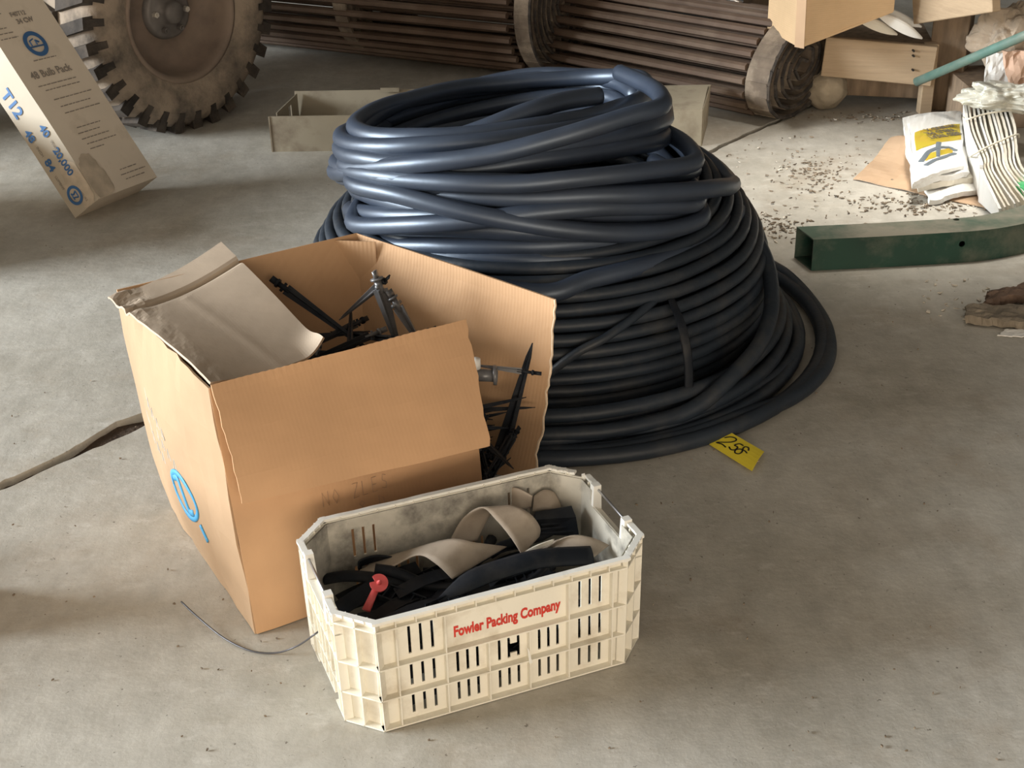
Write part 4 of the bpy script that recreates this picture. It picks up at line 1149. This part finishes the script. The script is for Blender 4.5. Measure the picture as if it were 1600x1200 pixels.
pl8([tf(.42, .302, .16), tf(.50, .302, .16), tf(.50, .302, .178), tf(.42, .302, .178)])
box(bm, tf(.002, -.004, .074), (.006, .006, .148))
obj('shell', bm, M_BEIGE, th_)
# slotted end plate
bm = BM()
e0, e1 = tf(.03, .01, .004), tf(.06, .30, .004); ed = (e1 - e0)
def ef(x, z, d): return e0 + ed.normalized() * x + V((0, 0, z)) + tdd * d
plate_holes(bm, ed.length, .155, [(.155, .195, .075, .135)], .004, ef)
obj('end_plate', bm, M_BEIGE, th_)

# ------------------------------------------------------------------ rolled conveyor webs
def web_roll(label, a, b, R, r_in, bands, squash, pitch, ds, rodr, loc, tail=0.0, phase=0.0, lean=0.0, bandw=.075):
    t = thing('conveyor_roll', label, 'conveyor roll', loc, 'rolled conveyor webs')
    a, b = V(a), V(b); x = (b - a).normalized(); z = V((0, 0, 1)); y = z.cross(x).normalized(); L = (b - a).length
    cz = R * squash
    def sp(s_turn):
        th = s_turn * 2 * PI + phase; r = r_in + (R - r_in) * s_turn / turns
        r *= 1 + .03 * fbm(th * .6, R * 9) 
        yy, zz = r * math.cos(th), r * math.sin(th) * squash
        yy += lean * zz
        return yy, zz
    turns = (R - r_in) / pitch
    pts = []; s = 0.0; step = 1 / 400
    last = None; acc = 0
    while s < turns:
        p = sp(s)
        if last is None or math.hypot(p[0] - last[0], p[1] - last[1]) >= ds: pts.append((p, s)); last = p
        s += step
    if tail:
        p = pts[-1][0]
    def w3(u, yy, zz): return a + x * u + y * yy + V((0, 0, max(zz + cz, .012)))
    bm = BM()
    for (p, s) in pts:
        j = .006 * fbm(s * 30, R)
        tube(bm, [w3(.02 + j, *p), w3(L - .125 + j, *p)], rodr if s > turns - 1.0 else rodr * .45, 6)
    obj('rods', bm, M_RUST, t)
    for u0 in bands:
        bm = BM()
        for (p, s), (q, s2) in zip(pts[:-1], pts[1:]):
            m = ((p[0] + q[0]) / 2, (p[1] + q[1]) / 2); ang_ = math.atan2(q[1] - p[1], q[0] - p[0])
            c = w3(u0, *m); tdir = (w3(0, *q) - w3(0, *p)); 
            if tdir.length < 1e-5: continue
            tdir.normalize(); nr = x.cross(tdir).normalized(); Rm = Matrix((x, tdir, nr)).transposed()
            box(bm, c, (bandw, ds * .93, .013), Rm)
            box(bm, w3(u0, *p), (bandw * .96, ds * .30, .0155), Rm)
        obj('belt', bm, M_RUBBER, t)
        end = u0 > L - .1
        if end:
            bm = BM()
            for (p, s), (q, s2) in zip(pts[:-1], pts[1:]):
                tube(bm, [w3(u0 + bandw / 2 + .002, *p), w3(u0 + bandw / 2 + .002, *q)], .0085, 5)
            obj('belt_edge', bm, M_RUBD, t)
    return t
a2, b2 = V((.30, 6.62, 0)), V((1.27, 5.66, 0))
web_roll('short rolled rusty rod conveyor web with a coiled end by the wooden bench', a2, b2, .262, .035, [.06, 1.305], .82, .046, .058, .0170, (.8, 6.1, 0), phase=.4, lean=.34, bandw=.11)
a1, b1 = V((-1.75, 7.58, 0)), V((.30, 6.42, 0))
web_roll('long wide rolled rusty rod conveyor web lying behind the beige trough', a1, b1, .37, .05, [.10, 1.30, 2.305], .95, .045, .060, .0170, (-.7, 7, 0), phase=.9)
# machine parts behind, on top of the rolls
mp = thing('machine_part', 'blue-grey cast machine housing with a bright rod on the short conveyor roll', 'machine part', (.85, 6.3, .4))
bm = BM()
pc = hat(1120, 8, 6.25)
cyl(bm, pc, pc + V((.05, .28, 0)), .12, 20); cyl(bm, pc + V((-.015, -.03, 0)), pc + V((0, .01, 0)), .07, 16)
p0 = hat(1065, 12, 6.3); beam(bm, p0 + V((-.12, .1, .02)), pc + V((-.03, .05, -.02)), .12, .10); beam(bm, hat(1045, 25, 6.25), hat(1108, 42, 6.22), .1, .03)
beam(bm, hat(1085, 0, 6.2), hat(1100, 44, 6.2), .02, .10); beam(bm, hat(1180, 20, 6.3), hat(1150, 40, 6.25), .08, .05)
obj('housing', bm, M_IRON, mp)
bm = BM(); tube(bm, [hat(1128, -6, 6.05), hat(1160, 5, 6.0)], .011, 10); obj('rod', bm, M_CHROME, mp, True)
bm = BM(); P = [hat(940, -12, 6.6), hat(1032, 22, 6.45), hat(1030, -6, 6.5), hat(960, -40, 6.65)]
patch(P, 4, 3, .02, bm=bm); o = obj('sheet_metal', bm, mat('pale_green_panel', (.34, .36, .25), .6, vary=.15, scale=8, dirt=(.1, .12, .06), dirt_amt=.7, dirt_scale=7)); tag(o, 'pale yellow-green sheet metal piece lying above the conveyor rolls', 'sheet metal')
bm = BM(); beam(bm, hat(985, -4, 6.7), hat(1180, 14, 6.9), .3, .22); o = obj('machine_chassis', bm, M_TEALB); tag(o, 'dark teal machine frame behind the conveyor rolls', 'machine frame')
# supports: timber sleepers under the machine parts
bm = BM(); box(bm, (.95, 6.78, .17), (1.0, .16, .34)); o = obj('timber_block', bm, M_WOODD); tag(o, 'dark timber block holding up the machine parts behind the rolls', 'timber')

# ------------------------------------------------------------------ timber bench with things on it
bn = thing('timber_bench', 'rough timber bench of square posts and boards, behind the conveyor roll', 'bench', (1.85, 5.8, 0))
def board(name, P0, P1, w, h, m=M_WOOD, upv=(0, 0, 1)):
    bm = BM(); beam(bm, P0, P1, w, h, upv); 
    bmesh.ops.bevel(bm, geom=list(bm.edges), offset=.003, segments=1, affect='EDGES'); return obj(name, bm, m, bn)
pf = V((1.765, 5.60, 0)); 
board('post', pf + V((.03, .03, .002)), pf + V((.03, .03, .30)), .052, .052, M_WOOD, (0, 1, 0))  # pale strip standing in for the lit face of one post
pb_ = V((1.90, 5.70, 0))
board('post', pb_ + V((0, .0, .002)), pb_ + V((-.0, .0, .95)), .15, .10, M_WOODD, (.55, 1, 0))  # darker timber standing in for that post's shaded side
board('rail', V((1.36, 5.69, .245)), V((1.800, 5.575, .218)), .035, .165)
for k in range(3):
    pass
bm = BM()
for (px, py) in ((1428, 80), (1428, 88), (1427, 110)):
    p = hat(px, py, 5.565); cyl(bm, p + V((0, .02, 0)), p + V((0, -.001, 0)), .0045, 8)
obj('nail', bm, M_INK, bn)
board('shelf_board', V((1.42, 5.90, .285)), V((1.84, 5.83, .285)), .40, .024, M_WOODD)
board('arm_board', hat(1432, 8, 5.62), hat(1556, -14, 5.15), .04, .15, M_WOOD)
board('rail', V((1.46, 5.80, .115)), V((1.90, 5.73, .10)), .04, .13, M_WOODD)
board('post', V((1.33, 6.05, .002)), V((1.33, 6.05, .285)), .10, .10, M_WOODD, (0, 1, 0))
# cloth sack bulging under the bench
bm = BM(); bmesh.ops.create_icosphere(bm, subdivisions=4, radius=1)
for v in bm.verts:
    p = v.co.copy(); d = 1 + .12 * fbm(p.x * 2, p.y * 2, p.z * 2); v.co = V((1.40 + p.x * .09 * d, 5.76 + p.y * .09 * d, .085 + max(-1, p.z) * .085 * d))
    v.co.z = max(v.co.z, .003)
o = obj('sack', bm, mat('tan_sack', (.36, .30, .22), .85, vary=.2, scale=12, bump=.3), None, True); tag(o, 'slumped tan sack lying under the timber bench rail', 'sack')
# cardboard box with an open flap on the bench edge
kb = thing('cardboard_box', 'small kraft cardboard box resting on the short conveyor roll by the bench', 'box', tuple(hat(1250, 60, 5.5)))
k0, k1, k2 = hat(1250, 74, 5.42), hat(1200, 46, 5.75), hat(1395, 18, 5.52)
hh = V((0, 0, .34))
bm = BM()
patch([k1, k0, k0 + hh, k1 + hh], 4, 4, .008, bm=bm); patch([k0 + V((.008, 0, 0)), k2, k2 + hh, k0 + hh + V((.008, 0, 0))], 6, 4, .008, lambda u, v: (0, .01 * math.sin(PI * u), .0), bm=bm)
k3 = k1 + (k2 - k0); patch([k1, k3, k3 + hh, k1 + hh], 3, 3, .008, bm=bm); patch([k2, k3, k3 + hh, k2 + hh], 3, 3, .008, bm=bm); patch([k1, k0, k2, k3], 3, 3, .008, bm=bm)
obj('body', bm, M_KBOX, kb)
bm = BM(); patch([k0 + V((-.022, -.004, .004)), k0 + V((.012, -.022, .0)), k0 + V((.004, -.022, .36)), k0 + V((-.03, -.004, .36))], 2, 6, .007, lambda u, v: (.006 * fbm(v * 6, 1), 0, 0), bm=bm)
obj('flap', bm, M_KRAFT, kb)
# folded white paper sleeves on the bench
def sleeve(label, pts_a, pts_b):
    A_, B_ = cat_rom(pts_a, 6), cat_rom(pts_b, 6); bm = BM(); n = len(A_)
    for off in (0, 1):
        G = []
        for i in range(n):
            s = math.sin(PI * i / (n - 1)); row = []
            for j in range(5):
                q = A_[i].lerp(B_[i], j / 4) + V((0, 0, (.016 if off else -.010) * s * math.sin(PI * j / 4 * .9 + .2))); row.append(bm.verts.new(q))
            G.append(row)
        for i in range(n - 1):
            for j in range(4): bm.faces.new((G[i][j], G[i + 1][j], G[i + 1][j + 1], G[i][j + 1]))
    bmesh.ops.solidify(bm, geom=list(bm.faces), thickness=.003)
    return onething('paper_sleeve', bm, M_CREAM, label, 'paper sleeve', True)
def pocket(label, a_, b_, wdt, y0, y1, m):
    A_, B_ = hat(*a_, y0), hat(*b_, y1); d = (B_ - A_).normalized(); sdv = V((0, 0, 1)).cross(d).normalized()
    sdv = (sdv * .8 + V((0, 0, .6))).normalized(); nn_ = d.cross(sdv)
    cs = [A_ - sdv * wdt, B_ - sdv * wdt, B_ + sdv * wdt, A_ + sdv * wdt]
    def e_(u, v): return (u, .5 + (v - .5) * max(.04, math.sin(PI * min(1, u * .97 + .02))) ** .7)
    bm = patch(cs, 18, 8, .0045, lambda u, v: nn_ * (.030 * math.sin(PI * v) * math.sin(PI * u)), e_)
    return onething('paper_sleeve', bm, m, label, 'paper sleeve', False)
pocket('left folded cream paper sleeve on the bench board', (1333, 26), (1402, 54), .026, 5.62, 5.58, M_CREAM)
pocket('middle folded cream paper sleeve on the bench board, open towards the post', (1368, 20), (1441, 60), .030, 5.58, 5.52, M_PAPER)
pocket('rear folded cream paper sleeve on the bench board', (1350, 8), (1440, 42), .028, 5.72, 5.66, M_PAPER)

# ------------------------------------------------------------------ green tubes
gt = thing('square_tube', 'dark green square steel tube with a top coloured lit and dusty, bent at its right end', 'steel tube', (1.2, 3.95, 0))
path = [V((.952, 3.985, 0)), V((1.15, 3.995, 0)), V((1.35, 4.010, 0)), V((1.47, 4.022, 0)), V((1.56, 4.045, 0)), V((1.66, 4.09, 0)), V((1.78, 4.17, 0)), V((1.95, 4.31, 0)), V((2.2, 4.55, 0))]
TW, TH, TT = .118, .106, .0045
Pc = cat_rom(path, 5); Tn = frames(Pc, False)
def ring_at(i, w, z0, z1, skew=0):
    n = V((-Tn[i].y, Tn[i].x, 0)); p = Pc[i]
    return [p - n * w / 2 + V((0, 0, z0)), p + n * w / 2 + V((0, 0, z0)) - Tn[i] * skew, p + n * w / 2 + V((0, 0, z1)) - Tn[i] * skew, p - n * w / 2 + V((0, 0, z1))]
bm = BM(); bt = BM()
pr_ = None
for i in range(len(Pc)):
    sk = .025 if i == 0 else 0
    o_ = [bm.verts.new(q) for q in ring_at(i, TW, .001, TH, sk)]; n_ = [bm.verts.new(q) for q in ring_at(i, TW - 2 * TT, .001 + TT, TH - TT, sk)]
    if pr_:
        for k in range(4):
            f = bm.faces.new((pr_[0][k], pr_[0][(k + 1) % 4], o_[(k + 1) % 4], o_[k])); f.material_index = 1 if k == 2 else 0
            bm.faces.new((pr_[1][k], n_[k], n_[(k + 1) % 4], pr_[1][(k + 1) % 4]))
    if i in (0, len(Pc) - 1):
        for k in range(4): bm.faces.new((o_[k], o_[(k + 1) % 4], n_[(k + 1) % 4], n_[k]))
    pr_ = (o_, n_)
tb_ = obj('tube', bm, [M_GREEN, M_LITDUSTG], gt)
# bolt holes cut through top and front
cut = BM(); p = at(1494, 343, TH); cyl(cut, p + V((0, 0, -.02)), p + V((0, 0, .02)), .010, 12)
p = hat(1502, 380, 3.965); cyl(cut, p + V((0, -.03, 0)), p + V((0, .03, 0)), .010, 12)
co = obj('cutter', cut, M_GREEN)
md = tb_.modifiers.new('holes', 'BOOLEAN'); md.object = co; md.operation = 'DIFFERENCE'; md.solver = 'EXACT'
dg = bpy.context.evaluated_depsgraph_get(); dg.update()
me = bpy.data.meshes.new_from_object(tb_.evaluated_get(dg)); tb_.modifiers.clear(); tb_.data = me; bpy.data.objects.remove(co)
# slim teal pipe slanting in from the right, held up on the bags
bm = BM(); a_, b_ = hat(1432, 128, 5.36), hat(1600, 56, 4.95)
tube(bm, [a_, a_.lerp(b_, .5), b_, b_ + (b_ - a_) * .6], .018, 14)
o = obj('pipe', bm, M_TEAL, None, True); tag(o, 'slim dusty teal pipe slanting above the paper bags', 'pipe')

# ------------------------------------------------------------------ seed bags and paper bundle
random.seed(5)
ks = patch([at(1333, 280, .004), at(1560, 330, .004), at(1600, 300, .004), at(1392, 226, .004)], 24, 16, .003,
           lambda u, v: (0, 0, .055 * math.exp(-((v - .95) / .28) ** 2) * math.exp(-((u - .12) / .16) ** 2) + .006 * abs(fbm(u * 4, v * 4))))
o = obj('kraft_sheet', ks, M_KRAFT); tag(o, 'brown kraft cardboard sheet with a lifted corner under the printed bags', 'cardboard sheet')
def bag(label, cs, z, h, seed, name='paper_bag', mm=M_PAPER):
    c = [V((q.x, q.y, z)) for q in cs]
    bm = patch(c, 16, 16, h, lambda u, v: (.012 * fbm(u * 3, v * 3, seed), .012 * fbm(u * 3, v * 3, seed + 5), .012 * fbm(u * 2.5, v * 2.5, seed + 9) + .008 * math.sin(PI * u)))
    o = obj(name, bm, mm, None, False); tag(o, label, 'paper bag'); return o
Bc = [at(1432, 286, .075), at(1508, 262, .10), at(1503, 176, .10), at(1420, 186, .075)]
bag('white paper bag lowest in the stack, its end hanging over the kraft sheet', [at(1452, 318, .012), at(1548, 300, .012), at(1528, 240, .012), at(1428, 262, .012)], .016, .018, 3)
bag('cream paper bag second from the bottom of the printed stack', [at(1434, 298, .035), at(1522, 284, .035), at(1510, 190, .035), at(1416, 196, .035)], .040, .022, 5, mm=M_CREAM)
bag('white paper bag third from the bottom of the printed stack', [at(1425, 294, .058), at(1512, 276, .058), at(1506, 182, .058), at(1410, 190, .058)], .064, .02, 7)
# top bag, printed
tbg = thing('paper_bag', 'white bag on top of the stack, printed with a yellow label', 'paper bag', tuple(at(1465, 240, .06)))
def topbag(u, v): return V((0, 0, .010 * math.sin(PI * u) + .004 * fbm(u * 3, v * 3, 1.0)))
TBc = [at(1428, 288, .086), at(1506, 262, .086), at(1501, 176, .086), at(1422, 189, .086)]
bm = patch(TBc, 20, 20, .014, lambda u, v: topbag(u, v) + V((.006 * fbm(v * 5, 1), .010 * fbm(u * 5, 7), 0)))
obj('sheet', bm, M_PAPER, tbg)
def tbf(u, v, off=.0085):
    a_, b_, c_, d_ = TBc; return (a_ * (1 - u) + b_ * u) * (1 - v) + (d_ * (1 - u) + c_ * u) * v + topbag(u, v) + V((.006 * fbm(v * 5, 1), .010 * fbm(u * 5, 7), off))
def decal(nm, poly_fn, nu, nv, m, off=.0085, th=.001, par=tbg):
    bm = BM(); G = [[bm.verts.new(poly_fn(i / nu, j / nv, off)) for j in range(nv + 1)] for i in range(nu + 1)]
    for i in range(nu):
        for j in range(nv): bm.faces.new((G[i][j], G[i + 1][j], G[i + 1][j + 1], G[i][j + 1]))
    bmesh.ops.solidify(bm, geom=list(bm.faces), thickness=th)
    return obj(nm, bm, m, par)
decal('printed_panel', lambda u, v, o: tbf(.06 + .90 * u, .44 + .30 * v - .03 * u * 0, o), 8, 5, M_PYEL)
# upside-down lettering on the yellow panel (the bag lies head down)
def flipt(s, u0, v0, size, xs=1.0):
    o_ = tbf(u0, v0, .0115); ux = (tbf(u0 - .3, v0) - tbf(u0, v0)); uy = (tbf(u0, v0 - .3) - tbf(u0, v0))
    return text_mesh('lettering', s, size, M_PRINT, tbg, o_, ux, uy, xs, .0004, .0008)
flipt('SEED TREAT', .90, .565, .040, .80); flipt('YIELD PR', .80, .645, .040, .95); flipt('HYBRID X', .80, .725, .040, .85)
bm = BM()      # grey emblem: arched band on a stem over a bar
def arc(pts, r): tube(bm, [tbf(*p, .009) for p in pts], r, 6, flat=.3, upv=(0, 0, 1))
arc([(.5, .44), (.5, .40), (.5, .33)], .011)
arc(cat_rom([V((.17, .24, 0)), V((.30, .34, 0)), V((.5, .37, 0)), V((.72, .34, 0)), V((.88, .27, 0))], 4) and [(q.x, q.y) for q in cat_rom([V((.17, .24, 0)), V((.30, .33, 0)), V((.5, .36, 0)), V((.72, .33, 0)), V((.88, .26, 0))], 4)], .011)
arc([(.22, .17), (.40, .19), (.62, .20), (.84, .22)], .010); arc([(.5, .36), (.5, .23)], .008)
obj('emblem', bm, M_PGREY, tbg)
decal('printed_panel', lambda u, v, o: tbf(.25 + .21 * u, .23 + .085 * v, o), 3, 2, M_PYEL); decal('printed_panel', lambda u, v, o: tbf(.54 + .26 * u, .24 + .08 * v, o), 3, 2, M_PYEL)
# bundle of bags stood on edge and tied with string
bu = [(1507, 160), (1514, 205), (1532, 250), (1534, 268), (1562, 326)]
bv = [(1572, 158), (1584, 195), (1588, 222), (1596, 262), (1640, 300)]
zA = [.17, .17, .16, .13, .06]
NB = 11
bgroup = 'folded bags in the tied bundle'
src = None
for k in range(NB):
    u = k / (NB - 1)
    sp_ = [at(bu[i][0] * (1 - u) + bv[i][0] * u + random.uniform(-1.2, 1.2), bu[i][1] * (1 - u) + bv[i][1] * u, zA[i]) for i in range(5)]
    Q = cat_rom(sp_, 5); bm = BM(); n = len(Q); th = .0035 + .002 * random.random()
    rows = []
    for i in range(n):
        t_ = (Q[min(i + 1, n - 1)] - Q[max(i - 1, 0)]).normalized(); nn_ = V((t_.y, -t_.x, 0)).normalized()
        top = Q[i] + nn_ * .0015 * fbm(i * .7, k * 3.1); lo = V((top.x + .02, top.y + .02, max(.006, top.z - .14)))
        rows.append([bm.verts.new(top + nn_ * th), bm.verts.new(top - nn_ * th), bm.verts.new(lo - nn_ * th), bm.verts.new(lo + nn_ * th)])
    for i in range(n - 1):
        for j in range(4): bm.faces.new((rows[i][j], rows[i][(j + 1) % 4], rows[i + 1][(j + 1) % 4], rows[i + 1][j]))
    bm.faces.new(rows[0]); bm.faces.new(list(reversed(rows[-1])))
    o = obj('folded_bag', bm, M_CREAM if k % 3 else M_PAPER); tag(o, 'folded paper bag standing on edge in the string-tied bundle', 'paper bag', bgroup)
def stringrun(pix, label):
    bm = BM(); tube(bm, cat_rom([at(*q) for q in pix], 4), .0035, 6); o = obj('string', bm, M_STRING, None, True); tag(o, label, 'string')
stringrun([(1506, 180, .10), (1508, 187, .178), (1540, 178, .184), (1580, 172, .178), (1586, 176, .10)], 'white string round the top of the paper bundle')
stringrun([(1516, 245, .09), (1518, 243, .168), (1550, 226, .176), (1588, 210, .176), (1592, 215, .10)], 'white string slanting round the middle of the paper bundle')
# crumpled film, rags and carton scraps above
def crumple_lump(label, cat, name, c, s, m, seed, sub=5, amp=.5, m2=None):
    bm = BM(); bmesh.ops.create_icosphere(bm, subdivisions=sub, radius=1)
    for v in bm.verts:
        p = v.co.copy(); d = 1 + amp * fbm(p.x * 1.6 + seed, p.y * 1.6, p.z * 1.6) + amp * .22 * fbm(p.x * 3, p.y * 3 + seed, p.z * 3)
        v.co = V((c[0] + p.x * s[0] * d, c[1] + p.y * s[1] * d, max(c[2] + p.z * s[2] * d, .003)))
    o = obj(name, bm, m, None, False); tag(o, label, cat); return o
crumple_lump('crumpled cloudy plastic bag lying over the top of the tied bundle', 'plastic bag', 'plastic_bag', at(1575, 150, .22), (.16, .09, .05), M_FILM, 2.0)
for (p0, p1, m, lab) in (((1520, 131), (1552, 140), M_PAPER, 'white strip on the cloudy plastic bag, nearest the timber post'), ((1518, 141), (1548, 147), M_CREAM, 'lower white strip on the cloudy plastic bag'), ((1556, 142), (1600, 148), M_PYEL, 'yellow printed strip on the cloudy plastic bag'), ((1565, 150), (1600, 158), M_PAPER, 'white strip right of the yellow one on the plastic bag')):
    a_, b_ = hat(*p0, 5.22), hat(*p1, 5.16); bm = BM(); beam(bm, a_, b_, .01, .016); o = obj('plastic_strip', bm, m); tag(o, lab, 'strip')
crumple_lump('crumpled brown paper at the right, above the bright bag', 'crumpled paper', 'crumpled_paper', hat(1600, 62, 5.55), (.17, .12, .14), mat('brown_crumpled_paper', (.42, .34, .26), .8, vary=.2, scale=12), 7.0)
bm = patch([hat(1537, 138, 5.36), hat(1580, 142, 5.34), hat(1578, 84, 5.42), hat(1543, 82, 5.44)], 8, 8, .012, lambda u, v: (0, .012 * fbm(u * 3, v * 3), 0)); o = obj('paper_bag', bm, M_PAPER); tag(o, 'bright white bag standing upright behind the plastic bag', 'paper bag')
bm = patch([hat(1578, 142, 5.30), hat(1640, 146, 5.26), hat(1640, 78, 5.34), hat(1566, 80, 5.38)], 10, 8, .014, lambda u, v: (0, .03 * fbm(u * 3, v * 3, 2), 0)); o = obj('torn_carton', bm, mat('pinkish_carton', (.60, .40, .29), .8, vary=.15, scale=6, dirt=(.25, .12, .08), dirt_amt=.8, dirt_scale=12, dirt_lo=.58)); tag(o, 'torn pinkish carton piece standing beside the bright white bag', 'carton')
# low crate of scraps holding these up
bm = BM(); box(bm, (2.12, 5.55, .09), (.46, .34, .176)); o = obj('wood_crate', bm, M_WOODD); tag(o, 'dark wooden crate under the papers and plastic bag', 'crate')
# green plastic disc
bm = BM(); p = at(1608, 287, .09); cyl(bm, p + V((0, 0, -.085)), p + V((0, 0, .0)), .052, 28); cyl(bm, p, p + V((0, 0, .008)), .044, 28); o = obj('bucket', bm, M_GREENP, None, False); tag(o, 'bright green plastic tub at the foot of the tied paper bundle', 'tub')

# ------------------------------------------------------------------ bark-like scraps at the right
def scrap(label, pix, z, h, m, seed, cat='scrap', name='bark_scrap', rough=.5):
    P = [at(*q, z) for q in pix]
    bm = patch(P, 22, 8, h, lambda u, v: (.006 * fbm(u * 6, v * 6, seed), .01 * fbm(u * 6, v * 3, seed + 2), rough * .02 * fbm(u * 5, v * 5, seed + 4)))
    o = obj(name, bm, m); tag(o, label, cat); return o
scrap('rough grey-brown slab, the largest of the scraps by the dark floor', [(1508, 500), (1640, 512), (1640, 482), (1512, 480)], .018, .024, M_ROCK, 1.0)
scrap('dark brown bark piece behind the rough grey slab', [(1535, 478), (1640, 458), (1640, 440), (1545, 462)], .022, .03, mat('dark_bark', (.13, .085, .06), .9, vary=.3, scale=20, bump=.5), 4.0)
scrap('blue-grey sheet metal scrap leaning under the rough slab', [(1572, 504), (1640, 512), (1640, 496), (1578, 494)], .014, .006, mat('blue_grey_sheet', (.12, .14, .16), .5, vary=.15), 6.0, 'metal scrap', 'metal_scrap', .1)
scrap('flat white paper scrap in front of the rough slab', [(1558, 524), (1640, 528), (1640, 514), (1572, 515)], .004, .003, M_PAPER, 8.0, 'paper scrap', 'paper_scrap', .1)
# ------------------------------------------------------------------ litter on the concrete
random.seed(9)
def litter(name, label, m, n, gen, smin, smax):
    bm = BM()
    for i in range(n):
        p = gen()
        s = random.uniform(smin, smax); w = s * random.uniform(.25, .7); th = random.uniform(0, 2 * PI); c_, s_ = math.cos(th), math.sin(th)
        zz = .0015 + random.random() * .004
        q = [(-s, -w * .4), (0, -w), (s, 0), (.2 * s, w)]
        top = [bm.verts.new((p.x + x * c_ - y * s_, p.y + x * s_ + y * c_, zz + random.uniform(0, s * .45))) for x, y in q]
        bot = [bm.verts.new((v.co.x, v.co.y, max(.0005, v.co.z - .003))) for v in top]
        bm.faces.new(top); bm.faces.new(list(reversed(bot)))
        for k in range(4): bm.faces.new((top[k], bot[k], bot[(k + 1) % 4], top[(k + 1) % 4]))
    o = obj(name, bm, m); o['label'] = label; o['category'] = 'litter'; o['kind'] = 'stuff'
def g_patch():
    r = random.random()
    if r < .30: return at(random.gauss(1440, 60), random.gauss(318, 9) , 0)
    if r < .50: return at(random.gauss(1275, 28), random.gauss(272, 16), 0)
    if r < .62: return at(random.gauss(1215, 22), random.gauss(352, 14), 0)
    if r < .75: return at(random.gauss(1370, 50), random.gauss(183, 5), 0)
    return at(random.uniform(1120, 1580), random.uniform(215, 345), 0)
litter('dry_litter', 'dry brown leaf crumbs and bark bits scattered on the bright floor patch', M_LEAF, 700, g_patch, .002, .011)
def g_pale():
    if random.random() < .75: return g_patch()
    return at(random.uniform(1440, 1545), random.uniform(435, 500), 0)
litter('pale_litter', 'small pale chips scattered on the floor at the right', M_CHIP, 150, g_pale, .003, .011)
def g_all(): return at(random.uniform(0, 1600), random.uniform(360, 1190), 0)
litter('floor_specks', 'tiny dark crumbs spread thinly over the concrete floor', M_LEAF, 150, g_all, .001, .0038)

# unseen blockers added off to the left to throw shade on the floor
bm = BM(); beam(bm, V((-2.6, 2.24, .17)), V((-1.17, 2.24, .17)), .20, .34); o = obj('streak_blocker', bm, M_WOODD); tag(o, 'unseen timber block added to throw a shade streak across the floor', 'timber')

bm = BM(); box(bm, (-2.30, 4.42, .20), (.6, .80, .40)); o = obj('band_blocker', bm, M_WOODD); tag(o, 'unseen added shade chest on the floor in front of the doorway, left of the carton', 'blocker')  # unseen box added to shade a band of floor
